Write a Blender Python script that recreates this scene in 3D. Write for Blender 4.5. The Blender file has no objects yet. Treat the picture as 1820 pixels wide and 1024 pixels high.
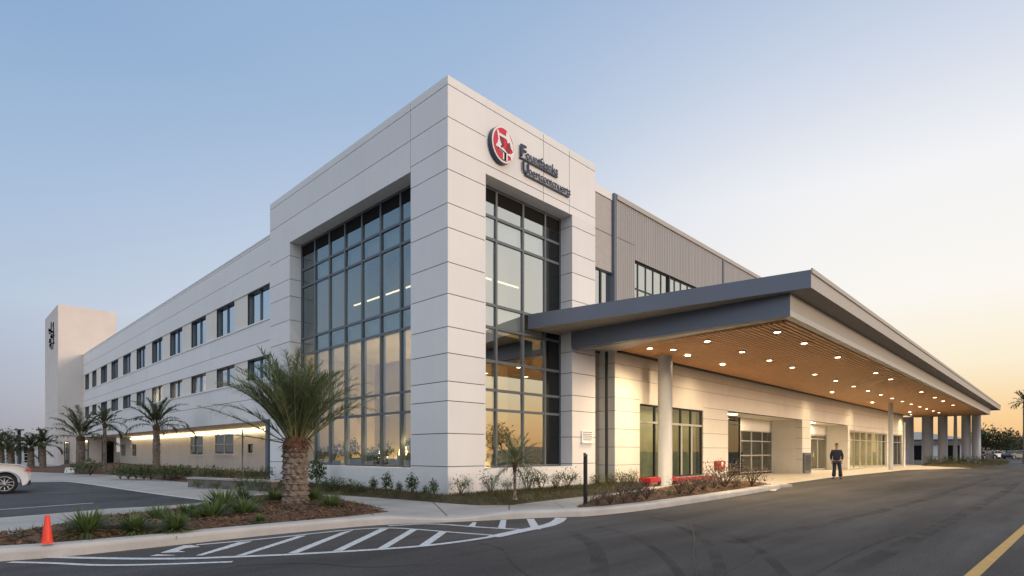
import bpy, bmesh, math, random
from mathutils import Vector, Matrix, noise
R = math.radians
random.seed(7)
scn = bpy.context.scene
COL = scn.collection
# ------------------------------------------------------------------ camera model (used to read positions off real planes)
FPX, CX, YH, HC, YAW = 1005.0, 910.0, 802.0, 1.4, R(44.3)
FV = (math.cos(YAW), math.sin(YAW)); RV = (math.sin(YAW), -math.cos(YAW))
def ray(px, py):
    k = (px - CX) / FPX
    return (FV[0] + RV[0]*k, FV[1] + RV[1]*k, (YH - py) / FPX)
def G(px, py, z=0.0):            # a point on a level plane at height z
    v = ray(px, py); t = (z - HC) / v[2]
    return Vector((v[0]*t, v[1]*t, z))
def PY(px, py, y):               # a point on the facade plane y = const
    v = ray(px, py); t = y / v[1]
    return Vector((v[0]*t, y, HC + v[2]*t))
def PX(px, py, x):               # a point on the facade plane x = const
    v = ray(px, py); t = x / v[0]
    return Vector((x, v[1]*t, HC + v[2]*t))
# ------------------------------------------------------------------ materials
MATS = {}
def mat(name, col, rough=0.6, metal=0.0, noise_amt=0.0, nscale=3.0, bump=0.0, bscale=40.0, col2=None, stretch=None, emit=None, spec=0.5, coat=0.0, transl=0.0):
    if name in MATS: return MATS[name]
    m = bpy.data.materials.new(name); m.use_nodes = True
    nt = m.node_tree; N = nt.nodes; L = nt.links
    b = N['Principled BSDF']
    b.inputs['Base Color'].default_value = (*col, 1); b.inputs['Roughness'].default_value = rough
    b.inputs['Metallic'].default_value = metal; b.inputs['Specular IOR Level'].default_value = spec
    b.inputs['Coat Weight'].default_value = coat
    tc = N.new('ShaderNodeTexCoord'); vec = tc.outputs['Object']
    if stretch:
        mp = N.new('ShaderNodeMapping'); mp.inputs['Scale'].default_value = stretch
        L.new(vec, mp.inputs['Vector']); vec = mp.outputs['Vector']
    if noise_amt > 0 or col2:
        n1 = N.new('ShaderNodeTexNoise'); n1.inputs['Scale'].default_value = nscale; n1.inputs['Detail'].default_value = 8; n1.inputs['Roughness'].default_value = 0.62
        L.new(vec, n1.inputs['Vector'])
        cr = N.new('ShaderNodeValToRGB')
        cr.color_ramp.elements[0].position = 0.3; cr.color_ramp.elements[1].position = 0.7
        c2 = col2 if col2 else tuple(min(1, c*(1+noise_amt)) for c in col)
        c1 = col if col2 else tuple(c*(1-noise_amt) for c in col)
        cr.color_ramp.elements[0].color = (*c1, 1); cr.color_ramp.elements[1].color = (*c2, 1)
        L.new(n1.outputs['Fac'], cr.inputs['Fac']); L.new(cr.outputs['Color'], b.inputs['Base Color'])
    if bump > 0:
        n2 = N.new('ShaderNodeTexNoise'); n2.inputs['Scale'].default_value = bscale; n2.inputs['Detail'].default_value = 6
        L.new(vec, n2.inputs['Vector'])
        bp = N.new('ShaderNodeBump'); bp.inputs['Strength'].default_value = bump; bp.inputs['Distance'].default_value = 0.02
        L.new(n2.outputs['Fac'], bp.inputs['Height']); L.new(bp.outputs['Normal'], b.inputs['Normal'])
    if emit:
        b.inputs['Emission Color'].default_value = (*emit[0], 1); b.inputs['Emission Strength'].default_value = emit[1]
    if transl > 0:
        tr = N.new('ShaderNodeBsdfTranslucent'); mx = N.new('ShaderNodeMixShader'); mx.inputs['Fac'].default_value = transl
        src = b.inputs['Base Color'].links
        if src: L.new(src[0].from_socket, tr.inputs['Color'])
        else: tr.inputs['Color'].default_value = (*col, 1)
        L.new(b.outputs[0], mx.inputs[1]); L.new(tr.outputs[0], mx.inputs[2]); L.new(mx.outputs[0], N['Material Output'].inputs['Surface'])
    MATS[name] = m
    return m
def vary(m, amt=0.05, streak=0.025):
    nt = m.node_tree; N = nt.nodes; L = nt.links; b = N['Principled BSDF']; src = b.inputs['Base Color'].links[0].from_socket
    g = N.new('ShaderNodeNewGeometry'); r = N.new('ShaderNodeMapRange'); r.inputs['To Min'].default_value = 1-amt; r.inputs['To Max'].default_value = 1+amt*.4; L.new(g.outputs['Random Per Island'], r.inputs['Value'])
    tc = N.new('ShaderNodeTexCoord'); mp = N.new('ShaderNodeMapping'); mp.inputs['Scale'].default_value = (2.2, 2.2, .12); L.new(tc.outputs['Object'], mp.inputs['Vector'])
    n = N.new('ShaderNodeTexNoise'); n.inputs['Scale'].default_value = 1.5; n.inputs['Detail'].default_value = 5; L.new(mp.outputs['Vector'], n.inputs['Vector'])
    r2 = N.new('ShaderNodeMapRange'); r2.inputs['From Min'].default_value = .35; r2.inputs['From Max'].default_value = .65; r2.inputs['To Min'].default_value = 1-streak; r2.inputs['To Max'].default_value = 1.0; L.new(n.outputs['Fac'], r2.inputs['Value'])
    q = N.new('ShaderNodeMath'); q.operation = 'MULTIPLY'; L.new(r.outputs['Result'], q.inputs[0])
    sz = N.new('ShaderNodeSeparateXYZ'); L.new(tc.outputs['Object'], sz.inputs[0]); n3 = N.new('ShaderNodeTexNoise'); n3.inputs['Scale'].default_value = 1.3; n3.inputs['Detail'].default_value = 7; L.new(tc.outputs['Object'], n3.inputs['Vector'])
    h1 = N.new('ShaderNodeMath'); h1.operation = 'MULTIPLY_ADD'; h1.inputs[1].default_value = -1.1; L.new(n3.outputs['Fac'], h1.inputs[0]); L.new(sz.outputs[2], h1.inputs[2])
    r3 = N.new('ShaderNodeMapRange'); r3.inputs['From Min'].default_value = -.35; r3.inputs['From Max'].default_value = .35; r3.inputs['To Min'].default_value = .86; r3.inputs['To Max'].default_value = 1.0; L.new(h1.outputs[0], r3.inputs['Value'])
    q0 = N.new('ShaderNodeMath'); q0.operation = 'MULTIPLY'; L.new(r2.outputs['Result'], q0.inputs[0]); L.new(r3.outputs['Result'], q0.inputs[1]); L.new(q0.outputs[0], q.inputs[1])
    v = N.new('ShaderNodeVectorMath'); v.operation = 'SCALE'; L.new(src, v.inputs[0]); L.new(q.outputs[0], v.inputs['Scale']); L.new(v.outputs[0], b.inputs['Base Color'])
def glass(name, refl_tint, trans_tint, base=0.35, edge=0.9):
    m = bpy.data.materials.new(name); m.use_nodes = True
    nt = m.node_tree; N = nt.nodes; L = nt.links; N.remove(N['Principled BSDF'])
    g = N.new('ShaderNodeBsdfGlossy'); g.inputs['Color'].default_value = (*refl_tint, 1); g.inputs['Roughness'].default_value = 0.015
    t = N.new('ShaderNodeBsdfTransparent'); t.inputs['Color'].default_value = (*trans_tint, 1)
    lw = N.new('ShaderNodeLayerWeight'); lw.inputs['Blend'].default_value = 0.3
    mr = N.new('ShaderNodeMapRange'); mr.inputs['To Min'].default_value = base; mr.inputs['To Max'].default_value = edge
    L.new(lw.outputs['Fresnel'], mr.inputs['Value'])
    tc = N.new('ShaderNodeTexCoord'); nz = N.new('ShaderNodeTexNoise'); nz.inputs['Scale'].default_value = 0.5; nz.inputs['Detail'].default_value = 1
    bp = N.new('ShaderNodeBump'); bp.inputs['Strength'].default_value = 0.05; bp.inputs['Distance'].default_value = 0.1
    L.new(tc.outputs['Object'], nz.inputs['Vector']); L.new(nz.outputs['Fac'], bp.inputs['Height']); L.new(bp.outputs['Normal'], g.inputs['Normal'])
    mx = N.new('ShaderNodeMixShader'); L.new(mr.outputs['Result'], mx.inputs['Fac']); L.new(t.outputs[0], mx.inputs[1]); L.new(g.outputs[0], mx.inputs[2])
    L.new(mx.outputs[0], N['Material Output'].inputs['Surface']); MATS[name] = m
    return m
def lamp_mat(name, col, s): return mat(name, (0.8, 0.8, 0.8), 0.5, emit=(col, s))

M_PANEL = mat('white_wall_panel', (0.78, 0.765, 0.745), 0.55, noise_amt=0.035, nscale=0.35, bump=0.06, bscale=60)
M_PANEL2 = mat('cream_wall_panel', (0.77, 0.72, 0.63), 0.55, noise_amt=0.05, nscale=0.8, bump=0.05, bscale=60)
vary(M_PANEL); vary(M_PANEL2, .05, .02)
M_JOINT = mat('panel_joint', (0.10, 0.095, 0.09), 0.8)
M_STUCCO = mat('taupe_stucco', (0.43, 0.40, 0.375), 0.9, noise_amt=0.08, nscale=9, bump=0.3, bscale=22)
M_METALCLAD = mat('ribbed_metal', (0.355, 0.335, 0.32), 0.5, metal=0.2, noise_amt=0.06, nscale=0.6, stretch=(6, 6, 0.4))
M_FRAME = mat('blue_grey_frame', (0.135, 0.15, 0.165), 0.38, metal=0.3, noise_amt=0.06)
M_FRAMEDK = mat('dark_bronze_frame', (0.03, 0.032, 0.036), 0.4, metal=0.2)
M_ALU = mat('pale_aluminium', (0.50, 0.48, 0.45), 0.4, metal=0.3)
M_SLATE = mat('slate_metal', (0.125, 0.145, 0.18), 0.42, metal=0.25, noise_amt=0.06, nscale=0.7)
M_FASCIA = mat('pale_fascia_metal', (0.42, 0.385, 0.34), 0.5, noise_amt=0.03, nscale=0.6)
M_SOFFIT = mat('grey_soffit', (0.30, 0.275, 0.25), 0.6, noise_amt=0.05)
M_WOOD = mat('warm_wood_slats', (0.64, 0.34, 0.14), 0.5, col2=(0.80, 0.48, 0.22), nscale=2.0, stretch=(0.5, 8, 8))
M_WOODBACK = mat('dark_slat_backing', (0.10, 0.05, 0.024), 0.9)
M_PLASTER = mat('grey_plaster', (0.66, 0.60, 0.55), 0.85, noise_amt=0.05, nscale=0.7, bump=0.25, bscale=14)
M_INT = mat('interior_wall', (0.62, 0.52, 0.38), 0.8, noise_amt=0.08, nscale=0.7)
M_INTDK = mat('interior_dark', (0.10, 0.09, 0.075), 0.8, noise_amt=0.3, nscale=1.2)
M_INTGR = mat('interior_olive', (0.30, 0.30, 0.19), 0.8, noise_amt=0.4, nscale=0.9)
M_FLOOR = mat('interior_floor', (0.30, 0.26, 0.21), 0.3)
M_BLIND = mat('pale_blind', (0.62, 0.66, 0.66), 0.8)
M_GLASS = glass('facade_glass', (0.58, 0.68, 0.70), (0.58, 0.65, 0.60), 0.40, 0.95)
M_GLASSR = glass('facade_glass_bright', (0.86, 0.86, 0.80), (0.72, 0.80, 0.74), 0.62, 0.95)  # copy of the facade glass with a brighter, warmer reflection put into its tint
M_DREFL = mat('painted_reflection', (0.010, 0.012, 0.013), 0.12, spec=0.3)  # flat dark colour standing for the reveal mirrored in the glass
M_GLASS2 = glass('window_glass', (0.82, 0.94, 1.0), (0.70, 0.76, 0.74), 0.62, 0.95)
M_GLASSE = glass('entrance_glass', (0.85, 0.9, 0.85), (0.72, 0.78, 0.68), 0.16, 0.9)
M_DARK = mat('matte_black', (0.010, 0.009, 0.008), 0.8, spec=0.15)
M_BLACK = mat('black_paint', (0.012, 0.013, 0.014), 0.5)
M_ASPH = None
M_CONC = mat('concrete', (0.36, 0.345, 0.33), 0.85, noise_amt=0.16, nscale=0.9, bump=0.3, bscale=50, stretch=(1, 1, 1))
M_KERB = mat('kerb_concrete', (0.44, 0.42, 0.395), 0.85, noise_amt=0.14, nscale=1.6, bump=0.35, bscale=45)
M_PLAZA = mat('plaza_paving', (0.56, 0.50, 0.42), 0.7, noise_amt=0.10, nscale=1.2, bump=0.2, bscale=50)
M_PAINT = mat('worn_white_paint', (0.52, 0.54, 0.55), 0.75, noise_amt=0.32, nscale=16)
M_YEL = mat('yellow_paint', (0.50, 0.30, 0.085), 0.7, noise_amt=0.12, nscale=5)
M_MULCH = mat('mulch', (0.06, 0.032, 0.02), 0.95, col2=(0.16, 0.09, 0.055), nscale=14, bump=1.0, bscale=30)
M_CHIP = mat('bark_chip', (0.08, 0.042, 0.024), 0.95, col2=(0.23, 0.135, 0.08), nscale=5)
M_SOIL = mat('dry_turf', (0.055, 0.045, 0.02), 0.95, col2=(0.105, 0.085, 0.04), nscale=5, bump=0.9, bscale=35)
M_BLADE = mat('turf_blade', (0.06, 0.07, 0.022), 0.8, col2=(0.15, 0.12, 0.05), nscale=2.5, transl=0.25)
M_PALM = mat('palm_leaf', (0.075, 0.108, 0.05), 0.5, col2=(0.25, 0.295, 0.155), nscale=2.0, transl=0.25)
M_PALMD = mat('palm_leaf_deep', (0.05, 0.072, 0.028), 0.55, col2=(0.14, 0.165, 0.07), nscale=1.2, transl=0.2)
M_STEM = mat('palm_stem', (0.16, 0.16, 0.065), 0.6)
M_TRUNK = mat('palm_bark', (0.045, 0.03, 0.022), 0.95, col2=(0.34, 0.27, 0.215), nscale=11, bump=0.8, bscale=25)
M_FIBRE = mat('palm_fibre', (0.085, 0.038, 0.024), 0.95, col2=(0.19, 0.10, 0.06), nscale=16, stretch=(1, 1, 6), bump=0.8, bscale=30)
M_YUCCA = mat('yucca_leaf', (0.06, 0.10, 0.03), 0.5, col2=(0.15, 0.20, 0.06), nscale=3, transl=0.2)
M_SHRUB = mat('shrub_leaf', (0.04, 0.075, 0.02), 0.6, col2=(0.11, 0.16, 0.045), nscale=4, transl=0.2)
M_SHRUBY = mat('yellow_green_leaf', (0.085, 0.105, 0.03), 0.6, col2=(0.20, 0.20, 0.07), nscale=5, transl=0.3)
M_SHRUBB = mat('russet_leaf', (0.07, 0.05, 0.035), 0.7, col2=(0.19, 0.14, 0.11), nscale=6, transl=0.2)
M_TWIG = mat('twig', (0.10, 0.065, 0.04), 0.9)
M_TREE = mat('tree_leaf', (0.022, 0.035, 0.014), 0.7, col2=(0.075, 0.085, 0.03), nscale=0.8, transl=0.2)
M_CARW = mat('white_car_paint', (0.72, 0.72, 0.72), 0.25, coat=0.6)
M_CARS = mat('silver_car_paint', (0.36, 0.36, 0.36), 0.3, metal=0.6, coat=0.5)
M_CARD = mat('navy_car_paint', (0.02, 0.028, 0.05), 0.25, coat=0.6)
M_CARGL = mat('car_glass', (0.012, 0.014, 0.016), 0.05, spec=0.8)
M_TYRE = mat('tyre_rubber', (0.015, 0.015, 0.016), 0.85)
M_RIM = mat('alloy_rim', (0.45, 0.45, 0.46), 0.3, metal=0.8)
M_TAIL = mat('red_lens', (0.45, 0.02, 0.01), 0.25, emit=((1, 0.08, 0.02), 0.12))
M_ORANGE = mat('orange_red_cone', (0.80, 0.055, 0.022), 0.5)
M_RED = mat('red_paint', (0.42, 0.012, 0.016), 0.45)
M_ALARM = mat('alarm_red', (0.30, 0.035, 0.02), 0.5)
M_SIGNRED = mat('sign_red', (0.62, 0.02, 0.05), 0.35)
M_SIGNRED2 = mat('sign_dark_red', (0.26, 0.012, 0.03), 0.35)
M_SIGNW = mat('sign_white', (0.82, 0.80, 0.78), 0.4)
M_NAVY = mat('sign_navy', (0.035, 0.05, 0.085), 0.4)
M_CLOTH = mat('navy_cloth', (0.018, 0.024, 0.040), 0.85, noise_amt=0.25, nscale=12)
M_CLOTH2 = mat('dark_denim', (0.022, 0.032, 0.055), 0.85, noise_amt=0.25, nscale=12)
M_SKIN = mat('skin', (0.50, 0.28, 0.19), 0.5)
M_HAIR = mat('dark_hair', (0.015, 0.010, 0.008), 0.6)
M_LED = lamp_mat('led_disc', (1.0, 0.82, 0.54), 12)
M_STRIP = lamp_mat('warm_strip', (1.0, 0.80, 0.50), 7.0)
M_LINE = lamp_mat('linear_lamp', (1.0, 0.80, 0.52), 3.0)
M_SHADE = lamp_mat('lamp_shade_glow', (1.0, 0.66, 0.28), 14.0)

def asphalt(name, base, streak=(0.05, 1.0)):
    m = bpy.data.materials.new(name); m.use_nodes = True; nt = m.node_tree; N = nt.nodes; L = nt.links; b = N['Principled BSDF']
    b.inputs['Roughness'].default_value = 0.82; b.inputs['Specular IOR Level'].default_value = 0.35
    tc = N.new('ShaderNodeTexCoord')
    def nz(scale, stretch, det=6):
        mp = N.new('ShaderNodeMapping'); mp.inputs['Scale'].default_value = (*stretch, 1); L.new(tc.outputs['Object'], mp.inputs['Vector'])
        n = N.new('ShaderNodeTexNoise'); n.inputs['Scale'].default_value = scale; n.inputs['Detail'].default_value = det; n.inputs['Roughness'].default_value = 0.6
        L.new(mp.outputs['Vector'], n.inputs['Vector']); return n.outputs['Fac']
    def rng(v, a, c, lo=0.3, hi=0.7):
        r = N.new('ShaderNodeMapRange'); r.inputs['From Min'].default_value = lo; r.inputs['From Max'].default_value = hi; r.inputs['To Min'].default_value = a; r.inputs['To Max'].default_value = c
        L.new(v, r.inputs['Value']); return r.outputs['Result']
    def mul(u, v):
        q = N.new('ShaderNodeMath'); q.operation = 'MULTIPLY'; L.new(u, q.inputs[0]); L.new(v, q.inputs[1]); return q.outputs[0]
    f = mul(mul(rng(nz(0.9, streak), 0.5, 1.5), rng(nz(0.25, (1, 1)), 0.74, 1.26)), mul(rng(nz(5.0, (0.12, 1.0)), 0.9, 1.1), rng(nz(50, (1, 1), 4), 0.3, 1.75)))
    vm = N.new('ShaderNodeVectorMath'); vm.operation = 'SCALE'; vm.inputs[0].default_value = base; L.new(f, vm.inputs['Scale']); L.new(vm.outputs[0], b.inputs['Base Color'])
    bp = N.new('ShaderNodeBump'); bp.inputs['Strength'].default_value = 0.5; bp.inputs['Distance'].default_value = 0.012
    L.new(nz(160, (1, 1), 3), bp.inputs['Height']); L.new(bp.outputs['Normal'], b.inputs['Normal'])
    MATS[name] = m; return m
M_ASPH = asphalt('road_asphalt', (0.060, 0.056, 0.055), (0.10, 0.9))
M_ASPH2 = asphalt('parking_asphalt', (0.058, 0.060, 0.066), (0.4, 0.4))
# ------------------------------------------------------------------ mesh builder
class MB:
    def __init__(s): s.v = []; s.f = []; s.m = []; s.sm = []
    def add(s, vs, fs, mi=0, sm=False):
        o = len(s.v); s.v += [tuple(p) for p in vs]
        for f in fs: s.f.append([o+i for i in f]); s.m.append(mi); s.sm.append(sm)
    def box(s, x0, x1, y0, y1, z0, z1, mi=0):
        if x0 > x1: x0, x1 = x1, x0
        if y0 > y1: y0, y1 = y1, y0
        if z0 > z1: z0, z1 = z1, z0
        s.add([(x0,y0,z0),(x1,y0,z0),(x1,y1,z0),(x0,y1,z0),(x0,y0,z1),(x1,y0,z1),(x1,y1,z1),(x0,y1,z1)],
              [(3,2,1,0),(4,5,6,7),(0,1,5,4),(1,2,6,5),(2,3,7,6),(3,0,4,7)], mi)
    def prism(s, pts, z0, z1, mi=0, mside=None, side_m=None):
        n = len(pts)
        if sum(pts[i][0]*pts[(i+1)%n][1]-pts[(i+1)%n][0]*pts[i][1] for i in range(n)) < 0: pts = pts[::-1]; side_m = side_m[::-1] if side_m else None
        def zz(z, i): return z[i] if isinstance(z, (list, tuple)) else z
        o = len(s.v)
        s.v += [(p[0], p[1], zz(z0, i)) for i, p in enumerate(pts)] + [(p[0], p[1], zz(z1, i)) for i, p in enumerate(pts)]
        s.f.append([o+i for i in range(n)][::-1]); s.m.append(mi); s.sm.append(False)
        s.f.append([o+n+i for i in range(n)]); s.m.append(mi); s.sm.append(False)
        for i in range(n):
            j = (i+1) % n; s.f.append([o+i, o+j, o+n+j, o+n+i]); s.m.append(side_m[i] if side_m else (mi if mside is None else mside)); s.sm.append(False)
    def tube(s, pts, rad, n=8, mi=0, caps=True, sm=True):
        pts = [Vector(p) for p in pts]; rs = rad if isinstance(rad, (list, tuple)) else [rad]*len(pts)
        o = len(s.v)
        for i, p in enumerate(pts):
            d = (pts[min(i+1, len(pts)-1)] - pts[max(i-1, 0)]).normalized()
            up = Vector((0, 0, 1)) if abs(d.z) < 0.9 else Vector((1, 0, 0))
            a = d.cross(up).normalized(); b = a.cross(d)
            for k in range(n):
                t = 2*math.pi*k/n; s.v.append(tuple(p + (a*math.cos(t) + b*math.sin(t))*rs[i]))
        for i in range(len(pts)-1):
            for k in range(n):
                s.f.append([o+i*n+k, o+i*n+(k+1) % n, o+(i+1)*n+(k+1) % n, o+(i+1)*n+k]); s.m.append(mi); s.sm.append(sm)
        if caps:
            s.f.append([o+k for k in range(n)]); s.m.append(mi); s.sm.append(False)
            e = o+(len(pts)-1)*n; s.f.append([e+k for k in range(n)][::-1]); s.m.append(mi); s.sm.append(False)
    def build(s, name, mats, parent=None, bevel=0, tri=False):
        me = bpy.data.meshes.new(name); me.from_pydata(s.v, [], s.f)
        if not isinstance(mats, (list, tuple)): mats = [mats]
        for m in mats: me.materials.append(m)
        me.polygons.foreach_set('material_index', s.m); me.polygons.foreach_set('use_smooth', s.sm); me.update()
        if tri or bevel:
            bm = bmesh.new(); bm.from_mesh(me)
            if tri:
                bmesh.ops.recalc_face_normals(bm, faces=bm.faces)
                bmesh.ops.triangulate(bm, faces=[f for f in bm.faces if len(f.verts) > 4])
            if bevel: bmesh.ops.remove_doubles(bm, verts=bm.verts, dist=1e-5); bmesh.ops.bevel(bm, geom=bm.edges, offset=bevel, segments=2, affect='EDGES', clamp_overlap=True)
            bm.to_mesh(me); bm.free()
        return link(name, me, parent)
def link(name, me, parent=None):
    o = bpy.data.objects.new(name, me); COL.objects.link(o)
    if parent:
        o.parent = parent
        if parent.type == 'EMPTY': o.matrix_parent_inverse = Matrix.Translation(-parent.location)
    return o
def empty(name, loc, label=None, cat=None, group=None):
    o = bpy.data.objects.new(name, None); COL.objects.link(o); o.location = loc; o.empty_display_size = 0.2
    if label: tag(o, label, cat, group)
    return o
def tag(o, label, cat, group=None, kind=None):
    o['label'] = label; o['category'] = cat
    if group: o['group'] = group
    if kind: o['kind'] = kind
    return o
def struct(o): o['kind'] = 'structure'; return o
def stuff(o, label, cat): o['label'] = label; o['category'] = cat; o['kind'] = 'stuff'; return o
def dup(root, loc, rz=0, sc=1, label=None, group=None):
    r = root.copy(); COL.objects.link(r); r.location = loc; r.rotation_euler = (0, 0, rz); r.scale = (sc, sc, sc)
    if label: r['label'] = label
    if group: r['group'] = group
    for ch in list(root.children):
        c = ch.copy(); COL.objects.link(c); c.parent = r
        for g in list(ch.children):
            d = g.copy(); COL.objects.link(d); d.parent = c
    return r
def grid_panels(mb, axis, plane, u0, u1, z0, z1, uj=(), zj=(), th=0.05, gap=0.022, mi=0):
    us = [u0] + sorted(u for u in uj if u0+0.02 < u < u1-0.02) + [u1]
    zs = [z0] + sorted(z for z in zj if z0+0.02 < z < z1-0.02) + [z1]
    h = gap/2
    for i in range(len(us)-1):
        for j in range(len(zs)-1):
            a = us[i] + (h if i else 0); b = us[i+1] - (h if i < len(us)-2 else 0)
            c = zs[j] + (h if j else 0); d = zs[j+1] - (h if j < len(zs)-2 else 0)
            if axis == 'x': mb.box(plane, plane+th, a, b, c, d, mi)
            else: mb.box(a, b, plane, plane+th, c, d, mi)
SPOT_W = 420
SKY_STR = 1.0
SUN_W = 1.6
SKY_NEAR = [(0.0, (246, 190, 132)), (.05, (255, 214, 156)), (.12, (255, 241, 212)), (.22, (255, 251, 244)), (.38, (246, 246, 248)), (.52, (208, 218, 235)), (.66, (166, 187, 218)), (1.0, (200, 207, 218, 1.6))]
SKY_MID = [(0.0, (232, 200, 168)), (.08, (239, 225, 212)), (.2, (228, 230, 236)), (.35, (199, 211, 230)), (.5, (170, 193, 222)), (.65, (150, 179, 215)), (1.0, (200, 207, 218, 1.6))]
SKY_FAR = [(0.0, (144, 149, 166)), (.08, (163, 173, 193)), (.2, (180, 197, 219)), (.35, (163, 189, 219)), (.52, (138, 171, 209)), (.66, (137, 168, 206)), (1.0, (200, 207, 218, 1.6))]
SKY_BEHIND = [(0.0, (165, 162, 168, 1.0)), (.1, (203, 205, 214, 1.5)), (.3, (203, 208, 218, 1.75)), (.6, (200, 206, 217, 1.7)), (1.0, (200, 207, 218, 1.6))]  # unseen sky behind the camera, brightened to fill the walls
# ------------------------------------------------------------------ the office building
X0, Y0 = 9.68, 11.86
XR = 16.37; YL = 23.33; ZT = 11.48
LY0, LY1, LZ0, LZ1, LX = 13.55, 21.50, 0.90, 9.50, 10.18      # left opening
RX0, RX1, RZ0, RZ1, RY = 11.07, 15.06, 0.90, 9.36, 12.40      # right opening
BLD = empty('office_building', (X0, Y0, 0), 'large white panelled office building with tall glazed corner block and long three-storey wing', 'building')
ZJ = [0.98, 1.88, 2.76, 3.29, 4.05, 4.76, 5.65, 6.5, 7.43, 8.09, 9.0, 9.63, 10.41, 11.28]
core = MB()
core.box(X0+.03, RX0-.03, Y0+.03, LY0-.03, 0, ZT-.03)
core.box(X0+.03, LX-.04, LY0-.03, LY1+.03, LZ1+.04, ZT-.03)
core.box(X0+.03, LX-.01, LY1+.03, YL-.03, 0, ZT-.03)
core.box(X0+.03, LX-.04, LY0-.03, LY1+.03, 0, LZ0-.02)
core.box(RX0-.03, RX1+.03, Y0+.03, RY-.04, RZ1+.04, ZT-.03)
core.box(RX1+.03, XR-.03, Y0+.03, RY+.02, 0, ZT-.03)
core.box(RX0-.03, RX1+.03, Y0+.03, RY-.04, 0, RZ0-.02)
core.build('wall_backing', M_JOINT, BLD)
w = MB()
# left face (normal -x)
grid_panels(w, 'x', X0, Y0, LY0, 0, ZT, (), [z for z in ZJ if z > .9])
grid_panels(w, 'x', X0, LY0+.022, YL, LZ1, ZT, (), [10.41, 11.28])
grid_panels(w, 'x', X0, LY1, YL, 0, LZ1, (), ZJ)
grid_panels(w, 'x', X0, LY0, LY1, 0, LZ0)
grid_panels(w, 'y', LY1, X0+.05, LX, 0, LZ1, (), ZJ)                       # left reveal
w.box(X0+.05, LX, LY0, LY1, LZ1, LZ1+.03); w.box(X0+.05, LX+.1, LY0, LY1, LZ0-.05, LZ0)
w.box(X0+.05, LX+.1, LY0-.05, LY0, LZ0, LZ1)
w.box(X0+.05, X0+.3, YL-.05, YL, 0, ZT-.04)
# right face (normal -y)
grid_panels(w, 'y', Y0, X0+.05, RX0, 0, ZT, (), [z for z in ZJ if z > .9])
uj = [PY(863, 200, Y0).x, PY(966, 240, Y0).x, PY(1012, 280, Y0).x]
grid_panels(w, 'y', Y0, RX0, XR, RZ1, ZT, uj, [9.63, 11.28])
grid_panels(w, 'y', Y0, RX1, XR, 0, RZ1, (), ZJ)
grid_panels(w, 'y', Y0, RX0, RX1, 0, RZ0)
grid_panels(w, 'x', RX1, Y0+.05, RY, 0, RZ1, (), ZJ)                       # right reveal
w.box(RX0, RX1, Y0+.05, RY, RZ1, RZ1+.03); w.box(RX0, RX1, Y0+.05, RY+.1, RZ0-.05, RZ0); w.box(RX0, RX0+.05, Y0+.05, RY+.1, RZ0, RZ1)
w.box(XR-.05, XR, Y0+.05, Y0+1.0, 0, ZT-.04)
w.build('corner_wall', M_PANEL, BLD)
c = MB()                                                                    # parapet cap
c.box(X0+.004, X0+.35, Y0+.004, YL+.01, ZT+.002, ZT+.05); c.box(X0+.35, XR+.01, Y0+.004, Y0+.35, ZT+.002, ZT+.05)
c.build('parapet_cap', M_PANEL, BLD)
rf = MB(); rf.box(X0+.3, XR-.06, Y0+.3, YL-.06, 10.2, 10.4); rf.box(XR-.3, XR-.06, Y0+1.0, YL-.06, 0, 11.4); rf.box(LX+.2, XR-.3, YL-.5, YL-.06, 0, 11.4)
rf.build('roof', M_INTDK, BLD)
# ---- curtain walls
def curtain(name, axis, plane, us, zs, dep=0.13, wd=0.075):
    f = MB(); g = MB(); sp = MB()
    u0, u1 = us[0], us[-1]; z0, z1 = zs[0], zs[-1]
    for u in us:
        if axis == 'x': f.box(plane-.05, plane+dep, u-wd/2, u+wd/2, z0, z1)
        else: f.box(u-wd/2, u+wd/2, plane-.05, plane+dep, z0, z1)
    for i, z in enumerate(zs):
        h = 0.04
        for k in range(len(us)-1):
            a, b = us[k]+wd/2, us[k+1]-wd/2
            if axis == 'x': f.box(plane-.043, plane+dep-.01, a, b, max(z-h, z0), min(z+h, z1+.04))
            else: f.box(a, b, plane-.043, plane+dep-.01, max(z-h, z0), min(z+h, z1+.04))
    if axis == 'x':
        pass
    rp = random.Random(11)
    for a, b in zip(us[:-1], us[1:]):
        for c_, d_ in zip(zs[:-1], zs[1:]):
            j = [plane+rp.uniform(-.006, .006) for _ in range(3)]; j.append(j[0]+j[2]-j[1])
            if axis == 'x': g.add([(j[0], a, c_), (j[1], b, c_), (j[2], b, d_), (j[3], a, d_)], [(3, 2, 1, 0)])
            else: g.add([(a, j[0], c_), (b, j[1], c_), (b, j[2], d_), (a, j[3], d_)], [(0, 1, 2, 3)])
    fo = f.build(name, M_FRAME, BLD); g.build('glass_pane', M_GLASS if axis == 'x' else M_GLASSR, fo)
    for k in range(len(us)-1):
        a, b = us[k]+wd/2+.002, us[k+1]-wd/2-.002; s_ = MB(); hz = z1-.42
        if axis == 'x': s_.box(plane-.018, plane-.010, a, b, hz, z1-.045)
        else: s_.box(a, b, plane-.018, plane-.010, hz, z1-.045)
        s_.build('head_reflection_panel', M_DARK, fo)  # opaque dark panel put in for the soffit's reflection at the glass head
    return fo
LU = [13.60, 14.73, 15.85, 16.99, 18.11, 19.23, 20.35, 21.46]
LZ = [.92, 2.60, 3.22, 5.17, 5.80, 7.82, 8.49, 9.46]
RU = [11.12, 11.99, 13.18, 14.25, 15.02]
RZ = [.92, 2.65, 3.25, 4.12, 5.14, 5.82, 7.80, 8.48, 9.32]
cl = curtain('curtain_wall', 'x', LX, LU, LZ)
cr_ = curtain('curtain_wall', 'y', RY, RU, RZ)
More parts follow.
